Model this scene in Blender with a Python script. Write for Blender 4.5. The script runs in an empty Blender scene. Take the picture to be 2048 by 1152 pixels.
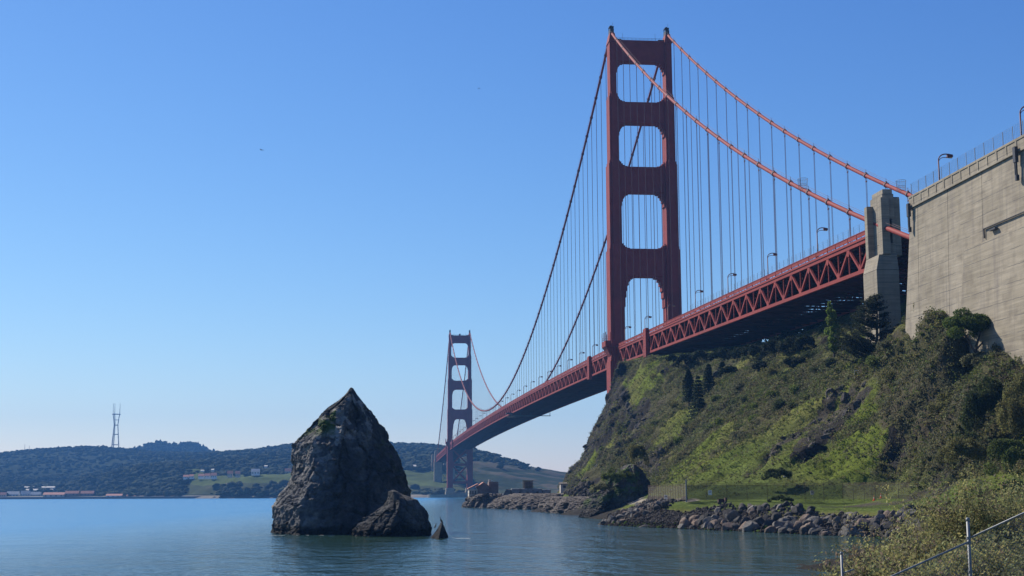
import bpy, math, random
import numpy as np
from mathutils import Vector, Matrix

random.seed(7)
RNG = np.random.default_rng(7)
S = bpy.context.scene
COL = S.collection
PI = math.pi
R = math.radians

# ------------------------------------------------------------------ camera
cam_d = bpy.data.cameras.new("camera")
cam = bpy.data.objects.new("camera", cam_d)
COL.objects.link(cam)
CAM = Vector((-130.765, -644.176, 5.728))
YAW, PITCH, ROLL, FPX = 0.10552, 0.14536, -0.00553, 2800.16
fw = Vector((math.sin(YAW)*math.cos(PITCH), math.cos(YAW)*math.cos(PITCH), math.sin(PITCH)))
rt = Vector((math.cos(YAW), -math.sin(YAW), 0))
up = rt.cross(fw)
r2 = rt*math.cos(ROLL) + up*math.sin(ROLL)
u2 = -rt*math.sin(ROLL) + up*math.cos(ROLL)
M = Matrix(((r2.x, u2.x, -fw.x, CAM.x), (r2.y, u2.y, -fw.y, CAM.y), (r2.z, u2.z, -fw.z, CAM.z), (0, 0, 0, 1)))
cam.matrix_world = M
cam_d.sensor_width = 36.0
cam_d.lens = 36.0*FPX/2048.0
cam_d.clip_start = 0.5
cam_d.clip_end = 60000.0
S.camera = cam

# ------------------------------------------------------------------ sky, sun, exposure
SUN_EL, SUN_AZ = R(41), R(40)            # azimuth measured from +Y (down the bridge) towards -X
world = bpy.data.worlds.new("World")
S.world = world
world.use_nodes = True
wn = world.node_tree.nodes
bg = wn["Background"]
sky = wn.new("ShaderNodeTexSky")
sky.sky_type = 'NISHITA'
sky.sun_disc = False
sky.sun_elevation = SUN_EL
sky.sun_rotation = -SUN_AZ
sky.altitude = 900
sky.air_density = 1.25
sky.dust_density = 0.25
sky.ozone_density = 4.0
wl = world.node_tree.links
sep = wn.new("ShaderNodeSeparateColor"); comb = wn.new("ShaderNodeCombineColor")
wl.new(sky.outputs[0], sep.inputs[0])
SKY_K, SKY_STRENGTH, EXPO = 0.105, 0.0743, 0.5
for ch, (ref, tgt, ex) in enumerate(((0.48, 0.372, 1.48), (0.60, 0.535, 1.25), (0.63, 0.725, 0.90))):
    a_ = wn.new("ShaderNodeMath"); a_.operation = 'MULTIPLY'; a_.inputs[1].default_value = SKY_K/ref
    wl.new(sep.outputs[ch], a_.inputs[0])
    b_ = wn.new("ShaderNodeMath"); b_.operation = 'POWER'; b_.inputs[1].default_value = ex
    wl.new(a_.outputs[0], b_.inputs[0])
    c_ = wn.new("ShaderNodeMath"); c_.operation = 'MULTIPLY'; c_.inputs[1].default_value = tgt/SKY_K
    wl.new(b_.outputs[0], c_.inputs[0]); wl.new(c_.outputs[0], comb.inputs[ch])
wl.new(comb.outputs[0], bg.inputs[0])
bg.inputs[1].default_value = SKY_STRENGTH
sun_d = bpy.data.lights.new("sun", 'SUN')
sun_d.energy = 5.0
sun_d.angle = R(0.53)
sun_d.color = (1.0, 0.94, 0.85)
sun = bpy.data.objects.new("sun", sun_d)
COL.objects.link(sun)
SV = Vector((-math.cos(SUN_EL)*math.sin(SUN_AZ), math.cos(SUN_EL)*math.cos(SUN_AZ), math.sin(SUN_EL)))
sun.rotation_euler = SV.to_track_quat('Z', 'Y').to_euler()
sun.location = (-400, 200, 500)
S.view_settings.view_transform = 'Standard'
S.view_settings.look = 'None'
S.view_settings.exposure = EXPO
S.view_settings.gamma = 1.0
S.view_settings.use_curve_mapping = False
S.render.engine = 'CYCLES'
S.cycles.max_bounces = 5
S.cycles.diffuse_bounces = 2
S.cycles.glossy_bounces = 2
S.cycles.volume_bounces = 0
S.cycles.use_denoising = True

HAZE = dict(density=9.0e-5, color=(0.17, 0.47, 1.0))

# ------------------------------------------------------------------ numpy noise
def _hash(ix, iy, iz, seed):
    h = (ix*374761393 + iy*668265263 + iz*2147483647 + seed*1274126177) & 0xffffffff
    h = ((h ^ (h >> 13))*1274126177) & 0xffffffff
    h = h ^ (h >> 16)
    return (h & 0xffff)/65535.0*2 - 1

def vnoise(p, seed=0):
    p = np.asarray(p, float)
    i = np.floor(p).astype(np.int64)
    f = p - i
    f = f*f*f*(f*(f*6 - 15) + 10)
    out = 0
    for dx in (0, 1):
        wx = f[:, 0] if dx else 1 - f[:, 0]
        for dy in (0, 1):
            wy = f[:, 1] if dy else 1 - f[:, 1]
            for dz in (0, 1):
                wz = f[:, 2] if dz else 1 - f[:, 2]
                out = out + wx*wy*wz*_hash(i[:, 0]+dx, i[:, 1]+dy, i[:, 2]+dz, seed)
    return out

def fbm(p, octv=4, seed=0, gain=0.5, ridged=False):
    p = np.asarray(p, float)
    a, t, out = 1.0, 0.0, np.zeros(len(p))
    for o in range(octv):
        n = vnoise(p*(2.03**o) + 17.3*o, seed+o)
        if ridged:
            n = 1 - 2*np.abs(n)
        out += a*n
        t += a
        a *= gain
    return out/t

def sstep(a, b, x):
    t = np.clip((x - a)/(b - a), 0, 1)
    return t*t*(3 - 2*t)

def blocks(V, n, amp, seed, stretch=(1, 1, 1)):
    """chunky split blocks: each cell of a random set moves in or out, cracks between"""
    rng = np.random.default_rng(seed)
    W = V*np.array(stretch)
    lo, hi = W.min(0), W.max(0)
    C = lo + rng.random((n, 3))*(hi-lo); h = rng.random(n)*2-1
    out = np.empty(len(V))
    for i in range(0, len(V), 20000):
        d = np.sqrt(((W[i:i+20000, None]-C[None])**2).sum(2))
        k = np.argpartition(d, 1, 1)[:, :2]
        dd = np.take_along_axis(d, k, 1)
        o = np.argsort(dd, 1); k = np.take_along_axis(k, o, 1); dd = np.take_along_axis(dd, o, 1)
        e = dd[:, 1]-dd[:, 0]
        out[i:i+20000] = h[k[:, 0]]*amp - amp*0.55*(1-sstep(0, 0.35, e))
    return out


# ------------------------------------------------------------------ object helpers
def tag(o, label=None, cat=None, group=None, kind=None):
    if label: o["label"] = label
    if cat: o["category"] = cat
    if group: o["group"] = group
    if kind: o["kind"] = kind
    return o

def empty(name, loc=(0, 0, 0), parent=None, rz=0.0):
    o = bpy.data.objects.new(name, None)
    o.empty_display_size = 0.2
    o.location = loc
    o.rotation_euler = (0, 0, rz)
    COL.objects.link(o)
    if parent is not None: o.parent = parent
    return o

def np_mesh(name, V, F, mat, parent=None, smooth=False, col=None, loc=None):
    """V (N,3), F (M,k) arrays -> linked object"""
    V = np.asarray(V, np.float32)
    F = np.asarray(F, np.int32)
    me = bpy.data.meshes.new(name)
    k = F.shape[1]
    me.vertices.add(len(V)); me.vertices.foreach_set("co", V.ravel())
    me.loops.add(F.size); me.loops.foreach_set("vertex_index", F.ravel())
    me.polygons.add(len(F))
    me.polygons.foreach_set("loop_start", np.arange(0, F.size, k, dtype=np.int32))
    me.polygons.foreach_set("loop_total", np.full(len(F), k, np.int32))
    if smooth: me.polygons.foreach_set("use_smooth", np.ones(len(F), bool))
    me.update(calc_edges=True)
    if col is not None:
        at = me.color_attributes.new("Col", 'FLOAT_COLOR', 'POINT')
        c = np.ones((len(V), 4), np.float32); c[:, :3] = col
        at.data.foreach_set("color", c.ravel())
    me.materials.append(mat)
    o = bpy.data.objects.new(name, me)
    COL.objects.link(o)
    if parent is not None: o.parent = parent
    if loc is not None: o.location = loc
    return o

class MB:
    def __init__(self): self.v, self.f = [], []
    def add(self, vs, fs):
        n = len(self.v)
        self.v.extend([tuple(v) for v in vs]); self.f.extend([tuple(i+n for i in f) for f in fs])
        return self
    def box(self, x0, x1, y0, y1, z0, z1):
        return self.add([(x0,y0,z0),(x1,y0,z0),(x1,y1,z0),(x0,y1,z0),(x0,y0,z1),(x1,y0,z1),(x1,y1,z1),(x0,y1,z1)],
                        [(0,3,2,1),(4,5,6,7),(0,1,5,4),(1,2,6,5),(2,3,7,6),(3,0,4,7)])
    def hexa(self, bot, top):
        return self.add(list(bot)+list(top), [(0,3,2,1),(4,5,6,7),(0,1,5,4),(1,2,6,5),(2,3,7,6),(3,0,4,7)])
    def bar(self, p, q, w, h):
        p, q = Vector(p), Vector(q)
        d = (q-p).normalized()
        s = d.cross(Vector((0,0,1)))
        if s.length < 1e-4: s = Vector((1,0,0))
        s.normalize(); u = s.cross(d)
        s = s*(w/2); u = u*(h/2)
        return self.hexa([p-s-u, p+s-u, q+s-u, q-s-u], [p-s+u, p+s+u, q+s+u, q-s+u])
    def tube(self, pts, r, n=8, caps=True):
        pts = [Vector(p) for p in pts]
        rs = r if isinstance(r, (list, tuple)) else [r]*len(pts)
        ring0 = len(self.v); prev = None
        for i, p in enumerate(pts):
            a = pts[max(0, i-1)]; b = pts[min(len(pts)-1, i+1)]
            d = (b-a).normalized()
            if prev is None:
                s = d.cross(Vector((0,0,1)))
                if s.length < 1e-3: s = Vector((1,0,0))
            else:
                s = prev - d*prev.dot(d)
            s.normalize(); prev = s
            u = s.cross(d)
            for k in range(n):
                t = 2*PI*k/n
                self.v.append(tuple(p + (s*math.cos(t) + u*math.sin(t))*rs[i]))
        for i in range(len(pts)-1):
            for k in range(n):
                a = ring0+i*n+k; b = ring0+i*n+(k+1) % n
                self.f.append((a, a+n, b+n, b))
        if caps:
            self.f.append(tuple(ring0+k for k in range(n)))
            e = ring0+(len(pts)-1)*n
            self.f.append(tuple(e+k for k in reversed(range(n))))
        return self
    def lathe(self, prof, n=16, c=(0,0,0)):
        r0 = len(self.v)
        for (r, z) in prof:
            for k in range(n):
                t = 2*PI*k/n
                self.v.append((c[0]+r*math.cos(t), c[1]+r*math.sin(t), c[2]+z))
        for i in range(len(prof)-1):
            for k in range(n):
                a = r0+i*n+k; b = r0+i*n+(k+1) % n
                self.f.append((a, b, b+n, a+n))
        self.f.append(tuple(r0+k for k in reversed(range(n))))
        e = r0+(len(prof)-1)*n
        self.f.append(tuple(e+k for k in range(n)))
        return self
    def build(self, name, mat, parent=None, smooth=False, loc=None, bevel=0):
        me = bpy.data.meshes.new(name)
        me.from_pydata(self.v, [], self.f)
        if smooth:
            for p in me.polygons: p.use_smooth = True
        me.materials.append(mat)
        o = bpy.data.objects.new(name, me)
        COL.objects.link(o)
        if parent is not None: o.parent = parent
        if loc is not None: o.location = loc
        if bevel:
            m = o.modifiers.new("bevel", 'BEVEL'); m.width = bevel; m.segments = 2; m.limit_method = 'ANGLE'
        return o

def copy_tree(o, parent=None):
    c = o.copy(); COL.objects.link(c)
    if parent is not None: c.parent = parent
    for ch in list(o.children): copy_tree(ch, c)
    return c

# ------------------------------------------------------------------ materials
def new_mat(name, rough=0.8, spec=0.3):
    m = bpy.data.materials.new(name); m.use_nodes = True
    b = m.node_tree.nodes["Principled BSDF"]
    b.inputs["Roughness"].default_value = rough
    b.inputs["Specular IOR Level"].default_value = spec
    return m, m.node_tree.nodes, m.node_tree.links, b

def noise_mix(m, n, l, b, c1, c2, scale, detail=6, rough=0.6, lo=0.35, hi=0.65, vec=None, c3=None, s3=None, amt3=0.5):
    tc = n.new("ShaderNodeNewGeometry")
    src = vec if vec is not None else tc.outputs["Position"]
    t = n.new("ShaderNodeTexNoise"); t.inputs["Scale"].default_value = scale
    t.inputs["Detail"].default_value = detail; t.inputs["Roughness"].default_value = rough
    l.new(src, t.inputs["Vector"])
    r = n.new("ShaderNodeMapRange"); r.inputs[1].default_value = lo; r.inputs[2].default_value = hi
    l.new(t.outputs[0], r.inputs[0])
    mx = n.new("ShaderNodeMix"); mx.data_type = 'RGBA'
    mx.inputs[6].default_value = (*c1, 1); mx.inputs[7].default_value = (*c2, 1)
    l.new(r.outputs[0], mx.inputs[0])
    out = mx.outputs[2]
    if c3 is not None:
        t2 = n.new("ShaderNodeTexNoise"); t2.inputs["Scale"].default_value = s3; t2.inputs["Detail"].default_value = 5
        l.new(src, t2.inputs["Vector"])
        r2_ = n.new("ShaderNodeMapRange"); r2_.inputs[1].default_value = 0.5; r2_.inputs[2].default_value = 0.7
        r2_.inputs[4].default_value = amt3
        l.new(t2.outputs[0], r2_.inputs[0])
        m2 = n.new("ShaderNodeMix"); m2.data_type = 'RGBA'
        l.new(r2_.outputs[0], m2.inputs[0]); l.new(out, m2.inputs[6]); m2.inputs[7].default_value = (*c3, 1)
        out = m2.outputs[2]
    l.new(out, b.inputs["Base Color"])
    return out, tc

def bump(n, l, b, scale, strength, dist=1.0, detail=8, vec=None, rough=0.65):
    tc = n.new("ShaderNodeNewGeometry")
    t = n.new("ShaderNodeTexNoise"); t.inputs["Scale"].default_value = scale; t.inputs["Detail"].default_value = detail
    t.inputs["Roughness"].default_value = rough
    l.new(vec if vec is not None else tc.outputs["Position"], t.inputs["Vector"])
    bp = n.new("ShaderNodeBump"); bp.inputs["Strength"].default_value = strength; bp.inputs["Distance"].default_value = dist
    l.new(t.outputs[0], bp.inputs["Height"]); l.new(bp.outputs[0], b.inputs["Normal"])

def simple(name, c1, c2, scale, rough=0.75, spec=0.3, **k):
    m, n, l, b = new_mat(name, rough, spec)
    noise_mix(m, n, l, b, c1, c2, scale, **k)
    return m

MAT = {}
MAT['red'] = simple("red_paint", (0.215, 0.031, 0.023), (0.255, 0.042, 0.031), 0.25, 0.7, 0.15, c3=(0.17, 0.036, 0.030), s3=0.06, amt3=0.6)
MAT['shade_red'] = simple("shade_red_steel", (0.060, 0.022, 0.020), (0.10, 0.030, 0.026), 0.4, 0.85, 0.1)  # darker copy of the red paint: the deck underside's shade put into colour
MAT['dark_steel'] = simple("dark_steel", (0.03, 0.03, 0.035), (0.06, 0.055, 0.055), 2.0, 0.55)
MAT['rope'] = simple("rope_paint", (0.10, 0.04, 0.04), (0.13, 0.05, 0.05), 0.5, 0.7)
MAT['asphalt'] = simple("asphalt", (0.045, 0.045, 0.047), (0.06, 0.06, 0.06), 3.0, 0.9)
MAT['pipe'] = simple("galvanised_pipe", (0.15, 0.16, 0.165), (0.23, 0.24, 0.245), 6.0, 0.5, 0.5)
MAT['wire'] = simple("galvanised_wire", (0.20, 0.20, 0.19), (0.28, 0.28, 0.27), 6.0, 0.6, 0.4)
MAT['white'] = simple("white_paint", (0.66, 0.66, 0.62), (0.78, 0.77, 0.74), 1.5, 0.7)
MAT['cream'] = simple("cream_wall", (0.46, 0.40, 0.32), (0.56, 0.50, 0.42), 0.2, 0.85)
MAT['tile'] = simple("red_tile", (0.32, 0.13, 0.09), (0.42, 0.20, 0.14), 0.5, 0.85)
MAT['greyroof'] = simple("grey_roof", (0.45, 0.42, 0.36), (0.60, 0.56, 0.48), 0.3, 0.8)
MAT['brickwall'] = simple("weathered_brick", (0.16, 0.12, 0.11), (0.24, 0.19, 0.17), 0.4, 0.9)
MAT['glass'] = simple("window_glass", (0.03, 0.035, 0.045), (0.05, 0.055, 0.06), 1.0, 0.15, 0.5)
MAT['orange'] = simple("orange_plastic", (0.75, 0.12, 0.05), (0.80, 0.16, 0.08), 2.0, 0.6)
MAT['rust'] = simple("rusty_iron", (0.05, 0.035, 0.03), (0.11, 0.06, 0.045), 3.0, 0.85)
MAT['feather'] = simple("black_feathers", (0.010, 0.010, 0.012), (0.03, 0.03, 0.03), 8.0, 0.6)
MAT['bark'] = simple("bark", (0.05, 0.04, 0.03), (0.10, 0.08, 0.065), 1.5, 0.95)
MAT['twig'] = simple("twig", (0.10, 0.075, 0.05), (0.20, 0.16, 0.11), 2.0, 0.95)
MAT['radio'] = simple("radio_mast_paint", (0.16, 0.11, 0.12), (0.20, 0.14, 0.14), 0.1, 0.7)
MAT['lens'] = simple("amber_glass", (0.60, 0.32, 0.05), (0.70, 0.40, 0.10), 4.0, 0.3)
MAT['oldwall'] = simple("painted_ruin", (0.16, 0.17, 0.18), (0.32, 0.31, 0.28), 0.35, 0.9, c3=(0.10, 0.09, 0.085), s3=0.8, amt3=0.9)
MAT['timber'] = simple("old_timber", (0.10, 0.08, 0.06), (0.18, 0.15, 0.12), 1.0, 0.9)

def concrete_mat():
    m, n, l, b = new_mat("board_marked_concrete", 0.9, 0.2)
    g = n.new("ShaderNodeNewGeometry")
    # broad tint
    out, _ = noise_mix(m, n, l, b, (0.25, 0.212, 0.150), (0.33, 0.282, 0.208), 0.09, 7, 0.7, c3=(0.17, 0.14, 0.10), s3=0.35, amt3=0.55)
    # vertical run-off streaks: noise squeezed along z
    mp = n.new("ShaderNodeMapping"); mp.inputs["Scale"].default_value = (0.9, 0.9, 0.035)
    l.new(g.outputs["Position"], mp.inputs[0])
    t = n.new("ShaderNodeTexNoise"); t.inputs["Scale"].default_value = 1.0; t.inputs["Detail"].default_value = 6
    l.new(mp.outputs[0], t.inputs[0])
    r = n.new("ShaderNodeMapRange"); r.inputs[1].default_value = 0.50; r.inputs[2].default_value = 0.70; r.inputs[4].default_value = 0.7
    l.new(t.outputs[0], r.inputs[0])
    mx = n.new("ShaderNodeMix"); mx.data_type = 'RGBA'; l.new(r.outputs[0], mx.inputs[0]); l.new(out, mx.inputs[6])
    mx.inputs[7].default_value = (0.20, 0.17, 0.135, 1)
    # horizontal board texture
    mp2 = n.new("ShaderNodeMapping"); mp2.inputs["Scale"].default_value = (0.12, 0.12, 3.0)
    l.new(g.outputs["Position"], mp2.inputs[0])
    t2 = n.new("ShaderNodeTexNoise"); t2.inputs["Scale"].default_value = 1.0; t2.inputs["Detail"].default_value = 5
    l.new(mp2.outputs[0], t2.inputs[0])
    r2_ = n.new("ShaderNodeMapRange"); r2_.inputs[1].default_value = 0.3; r2_.inputs[2].default_value = 0.7; r2_.inputs[3].default_value = 0.78; r2_.inputs[4].default_value = 1.14
    l.new(t2.outputs[0], r2_.inputs[0])
    mu = n.new("ShaderNodeMix"); mu.data_type = 'RGBA'; mu.blend_type = 'MULTIPLY'; mu.inputs[0].default_value = 1
    l.new(mx.outputs[2], mu.inputs[6]); l.new(r2_.outputs[0], mu.inputs[7])
    # lift joints every 2.9 m
    sx = n.new("ShaderNodeSeparateXYZ"); l.new(g.outputs["Position"], sx.inputs[0])
    wob = n.new("ShaderNodeTexNoise"); wob.inputs["Scale"].default_value = 0.5; l.new(g.outputs["Position"], wob.inputs[0])
    a = n.new("ShaderNodeMath"); a.operation = 'MULTIPLY_ADD'; l.new(wob.outputs[0], a.inputs[0]); a.inputs[1].default_value = 0.25; l.new(sx.outputs[2], a.inputs[2])
    d = n.new("ShaderNodeMath"); d.operation = 'DIVIDE'; l.new(a.outputs[0], d.inputs[0]); d.inputs[1].default_value = 2.9
    fr = n.new("ShaderNodeMath"); fr.operation = 'FRACT'; l.new(d.outputs[0], fr.inputs[0])
    lt = n.new("ShaderNodeMath"); lt.operation = 'LESS_THAN'; l.new(fr.outputs[0], lt.inputs[0]); lt.inputs[1].default_value = 0.045
    br = n.new("ShaderNodeTexNoise"); br.inputs["Scale"].default_value = 0.22; br.inputs["Detail"].default_value = 3; l.new(g.outputs["Position"], br.inputs[0])
    rb = n.new("ShaderNodeMapRange"); rb.inputs[1].default_value = 0.36; rb.inputs[2].default_value = 0.5; rb.inputs[4].default_value = 0.9
    l.new(br.outputs[0], rb.inputs[0])
    mm = n.new("ShaderNodeMath"); mm.operation = 'MULTIPLY'; l.new(lt.outputs[0], mm.inputs[0]); l.new(rb.outputs[0], mm.inputs[1])
    fin = n.new("ShaderNodeMix"); fin.data_type = 'RGBA'; l.new(mm.outputs[0], fin.inputs[0]); l.new(mu.outputs[2], fin.inputs[6])
    fin.inputs[7].default_value = (0.13, 0.115, 0.095, 1)
    l.new(fin.outputs[2], b.inputs["Base Color"])
    bump(n, l, b, 2.5, 0.4, 0.06)
    return m
MAT['concrete'] = concrete_mat()

def rock_mat(name, c1, c2, c3, scale=0.25, bstr=0.9, bdist=0.6):
    m, n, l, b = new_mat(name, 0.92, 0.15)
    noise_mix(m, n, l, b, c1, c2, scale, 9, 0.7, 0.3, 0.7, c3=c3, s3=scale*3.1, amt3=0.75)
    bump(n, l, b, scale*5, bstr, bdist, 10, rough=0.72)
    return m
MAT['rock'] = rock_mat("dark_sea_rock", (0.050, 0.047, 0.044), (0.14, 0.125, 0.11), (0.20, 0.175, 0.15))
MAT['ledge'] = rock_mat("ledge_rock", (0.055, 0.048, 0.042), (0.14, 0.115, 0.095), (0.20, 0.17, 0.14), 0.4)
MAT['boulder_grey'] = rock_mat("grey_boulder", (0.075, 0.069, 0.061), (0.18, 0.163, 0.14), (0.25, 0.225, 0.195), 0.7, 0.6, 0.2)
MAT['boulder_brown'] = rock_mat("brown_boulder", (0.09, 0.068, 0.052), (0.20, 0.145, 0.108), (0.26, 0.20, 0.155), 0.7, 0.6, 0.2)
MAT['boulder_dark'] = rock_mat("dark_boulder", (0.034, 0.032, 0.029), (0.085, 0.077, 0.068), (0.11, 0.10, 0.09), 0.7, 0.6, 0.2)

def attr_mat(name, rough=0.9, bscale=None, bstr=0.5, bdist=0.3, vscale=1.0, vamt=0.25, spec=0.15):
    m, n, l, b = new_mat(name, rough, spec)
    a = n.new("ShaderNodeAttribute"); a.attribute_name = "Col"
    g = n.new("ShaderNodeNewGeometry")
    t = n.new("ShaderNodeTexNoise"); t.inputs["Scale"].default_value = vscale; t.inputs["Detail"].default_value = 8; t.inputs["Roughness"].default_value = 0.7
    l.new(g.outputs["Position"], t.inputs[0])
    r = n.new("ShaderNodeMapRange"); r.inputs[1].default_value = 0.3; r.inputs[2].default_value = 0.7; r.inputs[3].default_value = 1-vamt; r.inputs[4].default_value = 1+vamt
    l.new(t.outputs[0], r.inputs[0])
    mu = n.new("ShaderNodeMix"); mu.data_type = 'RGBA'; mu.blend_type = 'MULTIPLY'; mu.inputs[0].default_value = 1
    l.new(a.outputs[0], mu.inputs[6]); l.new(r.outputs[0], mu.inputs[7]); l.new(mu.outputs[2], b.inputs["Base Color"])
    if bscale: bump(n, l, b, bscale, bstr, bdist, 10, rough=0.72)
    return m
MAT['terrain'] = attr_mat("hillside_soil_and_grass", 1.0, 1.6, 0.9, 0.5, 1.4, 0.45, 0.03)
MAT['farland'] = attr_mat("far_hills", 1.0, 0.05, 0.35, 4.0, 0.02, 0.3, 0.0)

def leaf_mat(name, thru):
    m, n, l, b = new_mat(name, 0.75 if thru else 1.0, 0.2 if thru else 0.0)
    a = n.new("ShaderNodeAttribute"); a.attribute_name = "Col"
    l.new(a.outputs[0], b.inputs["Base Color"])
    tr = n.new("ShaderNodeBsdfTranslucent"); l.new(a.outputs[0], tr.inputs[0])
    mx = n.new("ShaderNodeMixShader"); mx.inputs[0].default_value = thru
    l.new(b.outputs[0], mx.inputs[1]); l.new(tr.outputs[0], mx.inputs[2])
    if thru > 0: l.new(mx.outputs[0], n["Material Output"].inputs[0])
    return m
MAT['leaf'] = leaf_mat("leaves", 0.45)
MAT['speckle'] = leaf_mat("cobbles_and_far_trees", 0.0)

def water_mat():
    m, n, l, b = new_mat("sea_water", 0.06, 0.5)
    b.inputs["IOR"].default_value = 1.333
    noise_mix(m, n, l, b, (0.022, 0.048, 0.032), (0.026, 0.060, 0.044), 0.01)
    # green by the sheltered shore, bluer out in the strait
    g = n.new("ShaderNodeNewGeometry")
    sx = n.new("ShaderNodeSeparateXYZ"); l.new(g.outputs["Position"], sx.inputs[0])
    ad_ = n.new("ShaderNodeMath"); ad_.operation = 'MULTIPLY_ADD'; ad_.inputs[1].default_value = -0.10; l.new(sx.outputs[1], ad_.inputs[0]); l.new(sx.outputs[0], ad_.inputs[2])
    mr = n.new("ShaderNodeMapRange"); mr.inputs[1].default_value = -88; mr.inputs[2].default_value = -150; l.new(ad_.outputs[0], mr.inputs[0])
    mxw = n.new("ShaderNodeMix"); mxw.data_type = 'RGBA'; l.new(mr.outputs[0], mxw.inputs[0])
    l.new(b.inputs["Base Color"].links[0].from_socket, mxw.inputs[6]); mxw.inputs[7].default_value = (0.030, 0.160, 0.300, 1)
    l.new(mxw.outputs[2], b.inputs["Base Color"])
    rr_ = n.new("ShaderNodeMapRange"); rr_.inputs[3].default_value = 0.07; rr_.inputs[4].default_value = 0.24
    l.new(mr.outputs[0], rr_.inputs[0]); l.new(rr_.outputs[0], b.inputs["Roughness"])
    hs = None
    for (sc, sx, sy, w) in ((0.05, 1, 0.6, 1.8), (0.16, 1, 0.6, 1.3), (0.45, 1.0, 0.65, 0.75), (1.3, 1.0, 0.7, 0.32), (3.4, 1, 0.8, 0.11)):
        mp = n.new("ShaderNodeMapping"); mp.inputs["Scale"].default_value = (sx*sc, sy*sc, sc); mp.inputs["Rotation"].default_value = (0, 0, 0.5)
        l.new(g.outputs["Position"], mp.inputs[0])
        t = n.new("ShaderNodeTexNoise"); t.inputs["Scale"].default_value = 1.0; t.inputs["Detail"].default_value = 3
        l.new(mp.outputs[0], t.inputs[0])
        k = n.new("ShaderNodeMath"); k.operation = 'MULTIPLY'; l.new(t.outputs[0], k.inputs[0]); k.inputs[1].default_value = w
        if hs is None: hs = k
        else:
            ad = n.new("ShaderNodeMath"); ad.operation = 'ADD'; l.new(hs.outputs[0], ad.inputs[0]); l.new(k.outputs[0], ad.inputs[1]); hs = ad
    bp = n.new("ShaderNodeBump"); bp.inputs["Strength"].default_value = 1.0; bp.inputs["Distance"].default_value = 0.55
    l.new(hs.outputs[0], bp.inputs["Height"]); l.new(bp.outputs[0], b.inputs["Normal"])
    return m
MAT['water'] = water_mat()
def foam_mat():
    m, n, l, b = new_mat("foam", 0.8, 0.2)
    b.inputs["Base Color"].default_value = (0.6, 0.62, 0.62, 1)
    return m
MAT['foam'] = foam_mat()

# ------------------------------------------------------------------ water
def strait():
    V = [(-5900, -1600, 0), (5900, -1600, 0), (5900, 2700, 0), (-5900, 2700, 0)]
    o = np_mesh("water", V, [(0, 1, 2, 3)], MAT['water'])
    tag(o, "blue green water of the strait with small wind ripples", None, None, "structure")
strait()

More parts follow.
